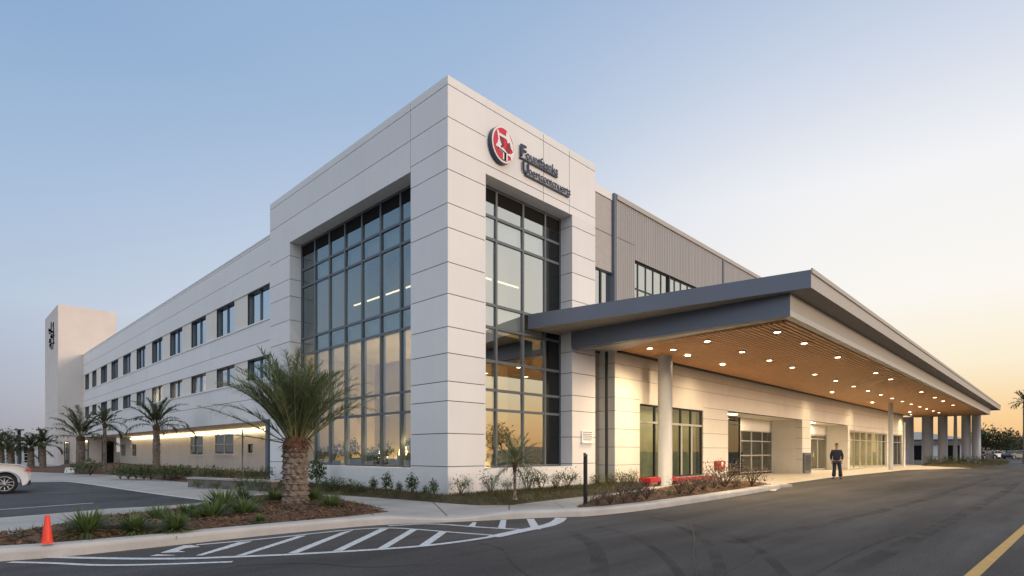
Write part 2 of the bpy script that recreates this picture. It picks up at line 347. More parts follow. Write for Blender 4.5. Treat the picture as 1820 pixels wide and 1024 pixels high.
for i in range(1, len(LU)-2):
    for za, zb in ((5.23, 5.76), (7.88, 8.45)): sp = MB(); sp.box(LX+.16, LX+.2, LU[i]+.08, LU[i+1]-.06, za, zb); sp.build('spandrel_panel', M_BLIND, cl)
for i in range(0, 3):
    for za, zb in ((5.2, 5.78), (7.86, 8.44)): sp = MB(); sp.box(RU[i]+.06, RU[i+1]-.06, RY+.16, RY+.2, za, zb); sp.build('spandrel_panel', M_BLIND, cr_)
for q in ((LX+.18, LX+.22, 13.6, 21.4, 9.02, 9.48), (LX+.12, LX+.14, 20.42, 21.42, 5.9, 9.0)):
    sp = MB(); sp.box(*q); sp.build('backing_or_reflection_panel', M_DARK, cl)  # dark panels added behind the panes to stand in for dark reflections
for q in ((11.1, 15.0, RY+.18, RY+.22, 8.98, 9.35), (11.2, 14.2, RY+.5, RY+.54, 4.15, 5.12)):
    sp = MB(); sp.box(*q); sp.build('backing_or_reflection_panel', M_DARK, cr_)  # dark panels added for the dark head and the canopy's reflection
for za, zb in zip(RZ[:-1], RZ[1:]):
    sp = MB(); sp.box(14.292, 14.978, RY-.018, RY-.010, za+.042, zb-.042 if zb < 9 else 8.88); sp.build('reflection_pane', M_DREFL, cr_)  # opaque strip painted dark for the reveal's reflection in this bay
# ---- interior of the corner block
it = MB()
it.box(LX+.22, XR-.32, RY+.22, YL-.52, .2, .5, 1)
it.box(LX+.25, XR-.32, RY+.25, YL-.52, 5.25, 5.72, 0)
it.box(LX+.15, XR-.32, RY+.15, YL-.52, 9.5, 9.7, 2)
it.box(13.9, 14.1, 16.0, YL-.52, .5, 9.5, 0)
it.box(14.1, XR-.32, 15.9, 16.1, .5, 9.5, 0)
it.box(LX+.3, 13.9, 22.2, 22.4, .5, 9.5, 0)
it.build('interior_partition', [M_INT, M_FLOOR, M_INTDK], BLD)
for q in ((12.15, 12.21, 13.6, 21.0, 7.40, 7.44), (11.4, 15.2, 14.35, 14.41, 7.40, 7.44), (12.6, 12.68, 13.9, 17.8, 3.62, 3.67)):
    ln = MB(); ln.box(*q); ln.build('linear_lamp', M_LINE, BLD)
def area(name, loc, sx, sy, power, col=(1, .72, .42), rot=(0, 0, 0), parent=None):
    l = bpy.data.lights.new(name, 'AREA'); l.shape = 'RECTANGLE'; l.size = sx; l.size_y = sy; l.energy = power; l.color = col
    o = bpy.data.objects.new(name, l); COL.objects.link(o); o.location = loc; o.rotation_euler = rot
    if parent:
        o.parent = parent
        if parent.type == 'EMPTY': o.matrix_parent_inverse = Matrix.Translation(-parent.location)
    return o
area('ceiling_lamp', (12.2, 18.5, 5.2), 2.2, 7.0, 30, parent=BLD)
area('ceiling_lamp', (13.4, 13.9, 5.2), 4.0, 1.6, 75, parent=BLD)
area('ceiling_lamp', (12.2, 18.0, 9.4), 2.2, 7.0, 14, (1, .82, .58), parent=BLD)
area('cove_fill', (13.6, 17.8, .62), .25, 7.5, 330, (1, .66, .32), (math.pi, R(-25), 0), BLD)  # unseen upward fill added for the warm glow low in the lobby
area('cove_fill', (13.2, 15.6, .62), 3.6, .25, 150, (1, .66, .32), (math.pi-R(25), 0, 0), BLD)  # second added fill, brightening the wall behind the right glazing
area('ceiling_lamp', (13.4, 14.2, 9.4), 4.0, 2.0, 35, (1, .82, .58), parent=BLD)
# dark sofas added for reflected hedges and cars; table lamps glow among them
fur = [(12.4, 20.6, 'dark'), (11.9, 19.3, 'dark'), (12.2, 17.9, 'dark'), (12.0, 16.6, 'dark'), (11.9, 15.0, 'dark')]
for i, (x, y, k) in enumerate(fur):
    t = empty('added_sofa', (x, y, .5), ['dark sofa added for reflected hedges, nearest the palm trunk', 'dark sofa added for reflected hedges, second from the palm trunk', 'dark sofa added for reflected hedges, behind the middle of the tall glazing', 'dark sofa added for reflected hedges, left of the glowing table lamp', 'dark sofa added for reflected hedges, behind the pane nearest the building corner'][i], 'sofa', 'added sofas in the lobby')
    b = MB(); b.box(x-.4, x+.4, y-.5, y+.5, .58, .92); b.build('seat', M_INTDK, t, bevel=.04)
    b = MB(); b.box(x+.28, x+.42, y-.5, y+.5, .86, 1.35); b.build('backrest', M_INTDK, t, bevel=.04)
    for sg in (-1, 1):
        b = MB(); b.box(x-.4, x+.27, y+sg*.5, y+sg*.62, .55, 1.12); b.build('armrest', M_INTDK, t, bevel=.03)
for i, (x, y, h) in enumerate([(10.95, 15.75, 1.55), (10.95, 14.2, 1.62), (11.0, 17.05, 1.45)]):
    t = empty('table_lamp', (x, y, .5), ['glowing warm table lamp in the lobby, middle one of three', 'glowing warm table lamp in the lobby nearest the building corner', 'glowing warm table lamp in the lobby farthest from the building corner'][i], 'lamp', 'lamps in the lobby')
    b = MB(); b.tube([(x, y, .5), (x, y, .53), (x, y, .56), (x, y, h-.25)], [.14, .14, .02, .015], 10); b.build('base', M_BLACK, t)
    b = MB(); b.tube([(x, y, h-.28), (x, y, h)], [.16, .11], 14); b.build('lamp_shade', M_SHADE, t)
    pl = bpy.data.lights.new('lamp_bulb', 'POINT'); pl.energy = 26; pl.color = (1, .65, .3); pl.shadow_soft_size = .1
    o = link('lamp_bulb', pl, t); o.location = (x-.3, y, h+.12)
# ------------------------------------------------------------------ the wing
XW = 9.98; WY1 = 66.54; ZS = 2.72
core = MB(); w = MB(); st = MB()
for za, zb in ((8.55, 10.52), (5.53, 7.0), (ZS+.04, 4.48)): core.box(XW+.03, XW+.32, YL-.2, WY1, za+.02, zb-.01)
core.build('wall_backing', M_JOINT, BLD)
vj = [31.4, 43.5, 55.6]
grid_panels(w, 'x', XW, YL, WY1, 8.55, 10.52, [], [9.46, 10.40])
grid_panels(w, 'x', XW, YL, WY1, 5.53, 7.0, vj, [6.12])
grid_panels(w, 'x', XW, YL, WY1, ZS, 4.48, vj, [3.72])
w.box(XW-.035, XW+.3, YL, WY1, 7.0, 7.07); w.box(XW-.035, XW+.3, YL, WY1, 4.48, 4.55)
w.box(XW-.02, XW+.4, YL+.005, WY1, 10.52, 10.58)
cent = [25.42 + 4.02*i for i in range(10)] + [64.95]
wid = [2.42]*9 + [1.9, 1.9]
prev = YL
def win_edges(i): return cent[i]-wid[i]/2, cent[i]+wid[i]/2
for za, zb in ((7.07, 8.55), (4.55, 5.53)):
    p = YL
    for i in range(11):
        a, b = win_edges(i)
        st = MB(); st.box(XW+.05, XW+.32, p, a, za, zb); st.build('window_band', M_PANEL2, BLD); p = b
    st = MB(); st.box(XW+.05, XW+.32, p, WY1, za, zb); st.build('window_band', M_PANEL2, BLD)
w.build('wing_wall', M_PANEL, BLD)
rf = MB(); rf.box(XW+.4, 26, YL+.05, WY1, 10.3, 10.48); rf.box(13.2, 26, YL+.05, WY1, 0, 10.3); rf.build('wing_roof', M_SOFFIT, BLD)
inr = MB()
for za, zb in ((6.6, 6.75), (8.75, 8.9), (4.2, 4.35), (6.3, 6.45)): inr.box(XW+.35, 13.2, YL+.1, WY1-.05, za, zb)
for i in range(10): inr.box(XW+.4, 13.19, cent[i]+2.0, cent[i]+2.1, 4.4, 8.7)
inr.box(13.0, 13.18, YL+.1, WY1-.05, 4.36, 8.74)
inr.build('interior_partition', M_INT, BLD)
rl = random.Random(3)
for row, (za, zb) in enumerate(((7.07, 8.55), (4.55, 5.53))):
    for i in range(11):
        a, b = win_edges(i); xg = XW+.2
        f = MB(); t = .04
        f.box(XW+.12, XW+.27, a, a+t, za, zb); f.box(XW+.12, XW+.27, b-t, b, za, zb); f.box(XW+.12, XW+.27, a+t, b-t, zb-t, zb); f.box(XW+.12, XW+.27, a+t, b-t, za, za+t)
        f.box(XW+.14, XW+.25, (a+b)/2-.018, (a+b)/2+.018, za+t, zb-t)
        fo = f.build('window', M_FRAME, BLD)
        k = MB(); k.box(XW+.056, XW+.119, b-.03, b, za, zb); k.box(XW+.056, XW+.119, a, b-.03, zb-.05, zb); k.build('reveal_shade', M_FRAMEDK, fo)  # dark lining put in for the shadow along the jamb and head
        g = MB(); g.add([(xg, a+t, za+t), (xg, b-t, za+t), (xg, b-t, zb-t), (xg, a+t, zb-t)], [(3, 2, 1, 0)]); g.build('pane', M_GLASS2, fo)
        if rl.random() < .75:
            bl = MB(); k = rl.choice([.35, .5, .98]); m0 = a + t if rl.random() < .5 else (a+b)/2+.04
            m1 = m0 + ((b-a)/2-.12)*1.0
            bl.box(xg+.12, xg+.135, m0, m1, za+t if k > .4 else za+.6, zb-t); bl.build('blind', M_BLIND, fo)
for (i, za, pw) in ((4, 5.4, 220), (1, 5.4, 30), (2, 5.4, 110), (3, 5.4, 60), (5, 5.4, 18), (0, 8.4, 6), (7, 5.4, 10), (9, 8.4, 12)):
    area('ceiling_lamp', (XW+1.3, cent[i], za), 1.2, 2.0, pw, (1, .8, .55), parent=BLD)
# ground floor set back under the overhang
XB = 12.9
s = MB(); s.box(XW+.06, XB+.2, YL+.01, WY1, ZS, ZS+.03); s.build('soffit', M_PANEL2, BLD)
gw = MB()
holes = [(36.5, 39.9, 1.2, 2.48), (42.1, 44.95, 1.12, 2.45), (33.5, 34.25, 1.3, 1.82), (60.2, 61.9, .93, 2.05), (64.3, 66.1, .93, 2.08)]
ys = sorted({YL, WY1, 48.5} | {h[0] for h in holes} | {h[1] for h in holes})
for i in range(len(ys)-1):
    a, b = ys[i], ys[i+1]; hh = [h for h in holes if h[0] <= a and h[1] >= b]
    if hh: gw.box(XB, XB+.3, a, b, 0, hh[0][2]); gw.box(XB, XB+.3, a, b, hh[0][3], ZS)
    else: gw.box(XB, XB+.3, a, b, 0, ZS)
gw.build('ground_floor_wall', M_PANEL2, BLD)
for (a, b, za, zb) in holes:
    f = MB(); t = .06
    f.box(XB+.03, XB+.14, a, a+t, za, zb); f.box(XB+.03, XB+.14, b-t, b, za, zb); f.box(XB+.03, XB+.14, a+t, b-t, zb-t, zb); f.box(XB+.03, XB+.14, a+t, b-t, za, za+t)
    if b-a > 1: f.box(XB+.04, XB+.13, (a+b)/2-.03, (a+b)/2+.03, za+t, zb-t); f.box(XB+.05, XB+.12, a+t, (a+b)/2-.03, (za+zb)/2-.025, (za+zb)/2+.025); f.box(XB+.05, XB+.12, (a+b)/2+.03, b-t, (za+zb)/2-.025, (za+zb)/2+.025)
    fo = f.build('window', M_ALU if b-a > 1 else M_FRAMEDK, BLD)
    g = MB(); g.add([(XB+.08, a+t, za+t), (XB+.08, b-t, za+t), (XB+.08, b-t, zb-t), (XB+.08, a+t, zb-t)], [(3, 2, 1, 0)]); g.build('pane', M_GLASSE, fo)
    k = MB(); k.box(XB-.06, XB+.02, a-.04, b+.04, za-.07, za); k.build('sill', M_PANEL, fo)
    k = MB(); k.box(XB+.4, XB+.42, a-.3, b+.3, za-.2, zb+.2); k.build('backing_or_reflection_panel', M_INTDK, fo)
sl = MB(); sl.box(XB-.10, XB-.005, 24.6, 62.0, 2.50, 2.60); sl.build('strip_lamp', M_STRIP, BLD)
area('strip_lamp_light', (XB-.35, 43.3, 2.66), .3, 37, 60, (1, .74, .42), parent=BLD)
pt = MB(); pt.box(9.62, 9.84, 23.42, 23.66, 0, ZS); pt.box(XW+.02, XB, YL+.02, YL+.1, 0, ZS, 1); pt.build('wing_post', [M_SLATE, M_PANEL], BLD)
# ------------------------------------------------------------------ the stair tower at the far end of the wing
TX0, TX1, TY0, TY1, TZ = 8.09, 12.61, 66.54, 75.1, 15.0
t = MB(); t.box(TX0, TX1, TY0, TY1, 0, TZ); t.build('stair_tower', M_PLASTER, BLD, bevel=.03)
t = MB()
for z in (5.2, 2.9): t.box(TX0-.004, TX0+.02, TY0+.05, TY1, z, z+.02); t.box(TX0, TX1-.6, TY0-.004, TY0+.02, z, z+.02)
t.build('panel_joint', M_SOFFIT, BLD)
d = MB(); d.box(PY(181, 800, TY0).x, PY(202, 800, TY0).x, TY0-.03, TY0+.05, 0, 2.4); d.build('door', M_DARK, BLD)
def framed(name, axis, plane, a, b, za, zb, mul_u=(), mul_z=(), fm=None, gm=None, parent=None, t=.06, back=.4, backm=None, dep=.09):
    f = MB(); P_ = plane
    def bx(u0, u1, z0, z1, o=0.0):
        if axis == 'x': f.box(P_+o, P_+dep-o, u0, u1, z0, z1)
        else: f.box(u0, u1, P_+o, P_+dep-o, z0, z1)
    bx(a, a+t, za, zb); bx(b-t, b, za, zb); bx(a+t, b-t, zb-t, zb); bx(a+t, b-t, za, za+t)
    us = [a+t] + [u for u in mul_u] + [b-t]
    for u in mul_u: bx(u-.035, u+.035, za+t, zb-t, .003)
    for z in mul_z:
        for k in range(len(us)-1):
            bx(us[k]+(.035 if k else 0), us[k+1]-(.035 if k < len(us)-2 else 0), z-.03, z+.03, .006)
    fo = f.build(name, fm, parent)
    g = MB(); m = plane+dep*.5
    if axis == 'x': g.add([(m, a+t, za+t), (m, b-t, za+t), (m, b-t, zb-t), (m, a+t, zb-t)], [(3, 2, 1, 0)])
    else: g.add([(a+t, m, za+t), (b-t, m, za+t), (b-t, m, zb-t), (a+t, m, zb-t)], [(0, 1, 2, 3)])
    g.build('pane', gm, fo)
    if backm:
        k = MB()
        k.box(a-.2, b+.2, plane+back, plane+back+.03, za-.1, zb+.1)
        if back > .5:
            k.box(a-.25, a-.2, plane+dep+.3, plane+back, za-.1, zb+.1); k.box(b+.2, b+.25, plane+dep+.3, plane+back, za-.1, zb+.1)
            k.box(a-.25, b+.25, plane+dep+.3, plane+back, zb+.1, zb+.15); k.box(a-.25, b+.25, plane+dep+.3, plane+back, za-.15, za-.1)
        k.build('backing_or_reflection_panel', backm, fo)
    return fo
framed('window', 'y', TY0-.06, PY(114, 800, TY0).x, PY(123, 800, TY0).x, .2, 2.3, [PY(119, 800, TY0).x], [1.3], M_FRAMEDK, M_GLASS2, BLD, back=.04, dep=.06)
framed('window', 'y', TY0-.06, PY(150, 800, TY0).x, PY(157, 800, TY0).x, .5, 2.5, [], [1.5], M_FRAMEDK, M_GLASS2, BLD, back=.04, dep=.06)
# ------------------------------------------------------------------ metal clad block and the entrance wall below it
s = MB(); YS = Y0+.2
s.box(XR-.02, 17.85, YS, YS+.3, 8.05, 10.72); s.box(XR-.02, 17.85, YS-.03, YS+.3, 10.74, 11.02, 1); s.box(XR-.02, 17.85, YS+.25, YS+.3, 10.7, 10.8, 2)
s.box(XR-.02, 17.85, YS-.008, YS+.01, 9.42, 9.44, 2)
s.build('stucco_wall', [M_STUCCO, M_PANEL, M_JOINT], BLD)
framed('window', 'y', YS+.03, XR-.02, 17.75, .2, 8.05, [17.05], [5.0], M_FRAMEDK, M_GLASSR, BLD, back=1.0, backm=M_INT)
YM = Y0+.1
xm0, xm1 = 17.68, 67.5
s = MB(); s.box(xm0, xm0+.16, YM-.02, YM+.6, 4.9, 10.995); s.build('corner_trim', M_SLATE, BLD)
s = MB(); s.box(27.0, 27.14, YM-.04, YM+.1, 8.9, 10.8); s.build('expansion_trim', M_SLATE, BLD)
s = MB(); s.box(xm0+.16, xm1, YM-.05, YM+.4, 10.80, 10.98); s.build('metal_parapet', M_FASCIA, BLD)
s = MB(); WX0, WX1, WZ1, WZ0 = 19.12, 28.6, 8.86, 5.7
def ribs(x0, x1, z0, z1):
    s.box(x0, x1, YM+.04, YM+.35, z0, z1, 1)
    p = .14
    n = max(1, int(round((x1-x0)/p))); p = (x1-x0)/n; o = len(s.v); pts = []
    for i in range(n): pts += [(x0+i*p, YM+.022), (x0+i*p+p*.18, YM+.022), (x0+i*p+p*.28, YM), (x0+i*p+p*.90, YM)]
    pts.append((x1, YM+.022)); m = len(pts)
    s.v += [(a_, b_, z0) for a_, b_ in pts] + [(a_, b_, z1) for a_, b_ in pts]
    for i in range(m-1): s.f.append([o+i, o+i+1, o+m+i+1, o+m+i]); s.m.append(0); s.sm.append(False)
ribs(xm0+.16, WX0, 4.95, 9.40); ribs(xm0+.16, WX0, 9.42, 10.79); ribs(WX0, 27.0, WZ1, 10.79); ribs(27.14, WX1, WZ1, 10.79); ribs(WX1, 50.0, 5.0, 10.79)
s.build('metal_cladding', [M_METALCLAD, M_JOINT], BLD)
mu = [19.5, 20.09, 20.66, 21.3, 21.9, 22.45, 23.0, 23.63, 24.22, 25.3, 26.1, 26.9, 27.7]
framed('window', 'y', YM+.10, WX0, WX1, WZ0, WZ1, mu, [7.8], M_FRAMEDK, M_GLASSR, BLD, back=2.0, backm=M_INT, dep=.05)
s = MB(); s.box(21.86, 21.94, YM+.04, YM+.095, WZ0, WZ1-.002); s.box(WX0, WX1, YM+.3, YM+2.4, WZ0-.3, WZ0); s.box(18, 67.5, YM+2.6, 30, 0, 10.6, 1); s.build('building_backing', [M_FRAMEDK, M_SOFFIT], BLD)
# entrance wall, plane YW
YW = 11.46; EX0, EX1, EZ = 17.0, 67.5, 5.04
e = MB(); bk = MB()
EJ = [.9, 1.55, 2.2, 2.85, 3.34, 4.05, 4.55]
opens = [(18.65, 23.91, .34, 3.2), (26.5, 37.2, 0, 3.33), (38.8, 47.41, 0, 3.33), (47.9, 60.4, .03, 2.98), (61.6, 67.1, .03, 2.98)]
EY = [26.5, 37.2, 38.8, 47.41]
def wallseg(a, b, z0, z1, zj, ujs=()):
    grid_panels(e, 'y', YW, a, b, z0, z1, ujs, zj, gap=.016); bk.box(a+.001, b-.001, YW+.025, YW+.36, z0+.004, z1-.004)
xs = EX0
for (a, b, za, zb) in opens:
    wallseg(xs, a, 0, EZ, EJ); 
    wallseg(a, b, zb, EZ, [4.05, 4.55] if zb > 3 else [3.34, 4.3], [u for u in (21.2, 33.0, 42.0, 54.0) if a < u < b])
    if za > .1: wallseg(a, b, 0, za, [])
    xs = b
wallseg(xs, EX1, 0, EZ, EJ)
grid_panels(e, 'x', EX0-.001, YW+.05, YS+.1, 0, EZ, (), EJ, gap=.016)
e.box(EX1-.3, EX1, YW+.36, YW+4, 0, EZ)
e.build('entrance_wall', M_PANEL2, BLD); bk.build('wall_backing', M_JOINT, BLD)
dp = MB(); dp.box(17.05-.33, 17.05-.25, YW+.15, YW+.23, 0, 4.95); dp.build('downpipe', M_BLACK, BLD)
# recesses
yb = 13.25; yc = 12.9
rc = MB()
grid_panels(rc, 'x', 37.2, YW+.05, yb, 0, 3.33, (), EJ, gap=.016); grid_panels(rc, 'x', 47.41, YW+.05, yc, 0, 3.33, (), [])
rc.box(26.5, 37.2, YW+.36, yb+.3, 3.33, 3.4); rc.box(38.8, 47.41, YW+.36, yc+.3, 3.33, 3.4)
rc.box(26.3, 26.5, YW+.36, yb+.3, 0, 3.33); rc.box(37.25, 38.8, YW+.36, yb+.3, 0, 3.33)
rc.box(32.3, 37.2, yb, yb+.2, 2.62, 3.33); rc.box(38.8, 47.41, yc, yc+.2, 2.62, 3.33); rc.box(38.8, 42.2, yc, yc+.2, 0, 2.62)
rc.build('porch_wall', M_PANEL2, BLD)
framed('window', 'y', yb, 26.5, 32.3, 0.25, 3.33, [], [2.9], M_FRAMEDK, M_GLASSE, BLD, back=.8, backm=M_DARK)
framed('window', 'y', yb, 32.3, 37.2, 0.12, 2.62, [33.95, 35.6], [1.15, 2.0], M_ALU, M_GLASSE, BLD, t=.06, back=.8, backm=M_DARK)
dr = framed('door', 'y', yc+.05, 42.2, 47.41, .03, 2.62, [43.9, 45.5], [2.3], M_ALU, M_GLASSE, BLD, t=.1, back=1.5, backm=M_INT)
h = MB(); h.tube([(44.2, yc-.02, 1.0), (44.2, yc-.02, 1.5)], .025, 6); h.build('handle', M_ALU, dr)
framed('window', 'y', YW+.06, 18.65, 23.91, .34, 3.2, [PY(1167, 0, YW).x, PY(1196, 0, YW).x, PY(1213, 0, YW).x, PY(1231, 0, YW).x], [2.5], M_FRAMEDK, M_GLASSE, BLD, t=.07, back=1.6, backm=M_INTGR)
area('room_fill', (21.3, 12.4, 3.22), 4.5, .6, 70, (1, .85, .6), parent=BLD)  # fill without a fixture, added so the room behind the glass isn't black
s = MB(); s.box(18.72, 23.84, YW+.03, YW+.07, 2.47, 2.56); s.box(18.6, 23.95, YW-.05, YW+.06, .28, .34); s.box(PY(1213, 0, YW).x-.05, PY(1213, 0, YW).x+.05, YW+.03, YW+.06, .4, 2.47); s.box(PY(1231, 0, YW).x-.05, PY(1231, 0, YW).x+.05, YW+.03, YW+.06, .4, 2.47)
s.build('transom', M_ALU, BLD)
framed('window', 'y', YW+.06, 47.9, 60.4, .03, 2.98, [49.5, 51.2, 53.2, 55.2, 57.2, 58.8], [2.25], M_ALU, M_GLASSE, BLD, t=.1, back=2.5, backm=M_INT)
framed('window', 'y', YW+.06, 61.6, 67.1, .03, 2.98, [63.5, 65.4], [2.25], M_ALU, M_GLASSE, BLD, t=.1, back=2.5, backm=M_INT)
s = MB(); s.box(28.5, 29.4, 12.2, 12.5, 3.30, 3.325); s.box(40.8, 41.6, 12.0, 12.3, 3.30, 3.325); s.build('porch_lamp', M_LED, BLD)
area('porch_lamp_light', (31.5, 12.4, 3.28), 2, .5, 60, (1, .8, .52), parent=BLD)
area('porch_lamp_light', (43.0, 12.2, 3.28), 2, .5, 110, (1, .8, .52), parent=BLD)
area('entrance_lamp_light', (54.0, 13.0, 2.9), 10, 1.5, 320, (1, .84, .58), parent=BLD)
s = MB(); s.box(36.95+.3, 38.5, YW-.12, YW-.004, .05, 1.3); s.box(37.4, 38.35, YW-.13, YW-.121, .2, 1.15, 1); s.build('intercom_cabinet', [M_SLATE, M_FRAMEDK], BLD)
# ------------------------------------------------------------------ the entrance canopy
CAN = empty('entrance_canopy', (40, 8.2, 0), 'long flat drive-through canopy with slatted wooden ceiling and round columns over the entrance', 'canopy')
slab_pts = [(15.74, 4.64), (76.5, 4.64), (76.5, 11.38), (17.55, 11.38), (16.6, 11.8), (15.02, 11.82), (15.0, 12.33), (13.36, 12.33)]
zb_ = [5.60, 5.60, 5.60, 5.60, 5.46, 5.40, 5.36, 5.33]
s = MB(); s.prism(slab_pts, zb_, [z+.46 for z in zb_], 0, side_m=[1, 1, 1, 1, 1, 1, 1, 2]); 
ob = s.build('roof_slab', [M_SOFFIT, M_FASCIA, M_SLATE], CAN, tri=True)
s = MB(); s.box(15.72, 76.52, 4.60, 4.638, 5.97, 6.09); s.build('roof_edge_trim', M_FASCIA, CAN)
bm_pts = [(15.90, 5.20), (73.0, 5.20), (73.0, 11.36), (17.62, 11.36), (16.6, 11.8), (15.02, 11.82), (14.95, 11.82)]
s = MB(); s.prism(bm_pts, [5.16, 5.16, 5.16, 5.16, 4.95, 4.93, 4.93], [5.598, 5.598, 5.598, 5.598, 5.455, 5.40, 5.395], 0, side_m=[1, 1, 1, 1, 1, 1, 2]); s.build('ceiling_box', [M_SOFFIT, M_FASCIA, M_SLATE], CAN, tri=True)
s = MB()                                                     # edge beam below the box
s.prism([(15.90, 5.20), (73.0, 5.20), (73.0, 5.42), (16.12, 5.42)], 4.995, 5.158, 0)
s.prism([(15.90, 5.20), (16.12, 5.42), (15.35, 11.8), (14.95, 11.8)], [4.995, 4.995, 4.84, 4.82], [5.158, 5.158, 4.93, 4.93], 1)
s.prism([(16.12, 5.42), (16.5, 5.42), (17.0, 11.44), (15.35, 11.8)], [5.05, 5.05, 4.97, 4.9], [5.1, 5.1, 5.02, 4.94], 0)
s.build('edge_beam', [M_ALU, M_SLATE], CAN, tri=True)
s = MB(); s.box(16.5, 72.95, 5.42, 11.30, 5.06, 5.10, 1)
y = 5.46
while y < 11.2:
    s.box(16.52, 72.9, y, y+.105, 4.97, 5.055, 0); y += .155
s.build('slat_ceiling', [M_WOOD, M_WOODBACK], CAN)
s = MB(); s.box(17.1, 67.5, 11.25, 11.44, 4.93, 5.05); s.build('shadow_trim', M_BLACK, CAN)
def column(x, y, r, z0, z1, taper=1.0):
    s = MB(); n = 40
    s.tube([(x, y, z0), (x, y, z1)], [r, r*taper], n, 0, caps=True)
    s.tube([(x, y, z0), (x, y, z0+.03)], [r+.02, r+.02], n, 0)
    s.build('column', M_COLM, CAN)
M_COLM = mat('column_paint', (0.34, 0.345, 0.36), 0.45, noise_amt=0.03)
cp = G(1182, 862, .13)
column(cp.x, cp.y, 25/2/1005*21.3, 0, 5.0)
k = ray(1583, 0); t = 42/(k[0]*FV[0]+k[1]*FV[1]); column(k[0]*t, k[1]*t, .15, 0, 5.0)
for px, wpx in ((1613, 20), (1648.5, 18), (1675.5, 15), (1698, 7.5), (1717, 14), (1735, 13.5)):
    p = PX(px, 800, 72.0); column(72.0, p.y, wpx/2/1005*57*.97, 0, 4.99, 0.97 if wpx > 10 else .6)
dl = [(x, 8.22) for x in (17.43, 20.18, 22.8, 25.4, 28.42, 31.76, 35.18, 38.34, 41.57, 44.9, 48.2, 51.5, 55.0, 58.2, 61.5, 64.6)] + [(x, 6.1) for x in (17.55, 19.98, 23.84, 29.85, 32.95, 41.33, 46.25, 49.89, 54.85)] + [(17.25, 10.2), (18.05, 9.75), (66.2, 10.6)]
for i, (x, y) in enumerate(dl):
    s = MB(); r = .09
    s.tube([(x, y, 4.935), (x, y, 4.968)], [r+.03, r+.03], 16, 1); s.tube([(x, y, 4.93), (x, y, 4.94)], [r, r], 16, 0)
    s.build('downlight', [M_LED, M_ALU], CAN)
    l = bpy.data.lights.new('downlight_lamp', 'SPOT'); l.energy = SPOT_W * (1.0 if y > 7 else .55); l.color = (1, .76, .45); l.spot_size = R(150); l.spot_blend = .9; l.shadow_soft_size = .14
    o = link('downlight_lamp', l, CAN); o.location = (x, y, 4.90)
# wall washers over the porches
for x in (19.6, 22.6, 37.9, 47.9, 62.0):
    l = bpy.data.lights.new('wall_washer', 'SPOT'); l.energy = SPOT_W*.5; l.color = (1, .78, .48); l.spot_size = R(140); l.spot_blend = 1.0; l.shadow_soft_size = .1
    o = link('wall_washer', l, CAN); o.location = (x, 10.0, 4.9); o.rotation_euler = (R(14), 0, 0)
    s = MB(); s.tube([(x, 10.0, 4.935), (x, 10.0, 4.968)], [.09, .09], 12, 0); s.build('downlight', M_LED, CAN)
# ------------------------------------------------------------------ signs on the building
lg = empty('round_emblem_sign', (11.64, Y0, 10.33), 'round red and white emblem sign with navy rim above the right glazing', 'sign')
cxs, czs, rx, rz = 11.62, 10.33, .465, .53
def disc(mb, sc, y0, y1, mi, n=48):
    pts = [(cxs+rx*sc*math.cos(2*math.pi*i/n), czs+rz*sc*math.sin(2*math.pi*i/n)) for i in range(n)]
    o = len(mb.v); mb.v += [(p[0], y0, p[1]) for p in pts] + [(p[0], y1, p[1]) for p in pts]
    mb.f.append([o+i for i in range(n)]); mb.m.append(mi); mb.sm.append(False)
    for i in range(n): j = (i+1) % n; mb.f.append([o+i, o+n+i, o+n+j, o+j]); mb.m.append(mi); mb.sm.append(False)
def flat(mb, pts, y, mi, th=.012):
    n = len(pts); o = len(mb.v)
    if sum(pts[i][0]*pts[(i+1)%n][1]-pts[(i+1)%n][0]*pts[i][1] for i in range(n)) < 0: pts = pts[::-1]
    q = [(cxs+p[0]*rx, czs+p[1]*rz) for p in pts]
    mb.v += [(p[0], y, p[1]) for p in q] + [(p[0], y+th, p[1]) for p in q]
    mb.f.append([o+i for i in range(n)]); mb.m.append(mi); mb.sm.append(False)
    for i in range(n): j = (i+1) % n; mb.f.append([o+i, o+n+i, o+n+j, o+j]); mb.m.append(mi); mb.sm.append(False)
s = MB(); disc(s, 1.0, Y0-.16, Y0, 0); s.build('rim', M_NAVY, lg)
s = MB(); disc(s, .985, Y0-.175, Y0-.161, 0); s.build('ring', M_SIGNW, lg)
s = MB(); disc(s, .88, Y0-.188, Y0-.176, 0); s.build('red_field', M_SIGNRED, lg)
s = MB()
yy = Y0-.202
flat(s, [(-.62, .62), (-.48, .62), (-.36, .12), (-.1, -.22), (.32, -.40), (.2, -.52), (-.45, -.40), (-.72, -.26), (-.55, -.05), (-.50, .15)], yy, 0)
flat(s, [(-.50, .50), (.15, .48), (.22, .78), (.42, .72), (.78, .2), (.82, -.2), (.62, -.05), (.50, .25), (.30, .16), (.22, .34), (-.46, .36)], yy-.003, 0)
flat(s, [(-.12, -.50), (.32, -.42), (.62, -.35), (.82, -.15), (.80, -.4), (.62, -.72), (.56, -.52), (.30, -.50), (.30, -.84), (-.12, -.84)], yy-.006, 0)
flat(s, [(.0, -.47), (.17, -.47), (.17, -.84), (.0, -.84)], yy-.012, 1)
flat(s, [(-.40, .34), (.0, .32), (.0, -.1), (-.25, .0)], yy+.004, 2); flat(s, [(.30, .14), (.50, .2), (.60, -.1), (.48, -.34), (.2, -.3)], yy+.004, 2)
flat(s, [(-.58, -.30), (.22, -.44), (.16, -.48), (-.5, -.36)], yy-.012, 1); flat(s, [(-.26, -.12), (-.18, -.12), (-.16, -.24), (-.28, -.24)], yy-.012, 1)
s.build('emblem', [M_SIGNW, M_DARK, M_SIGNRED2], lg, tri=True)
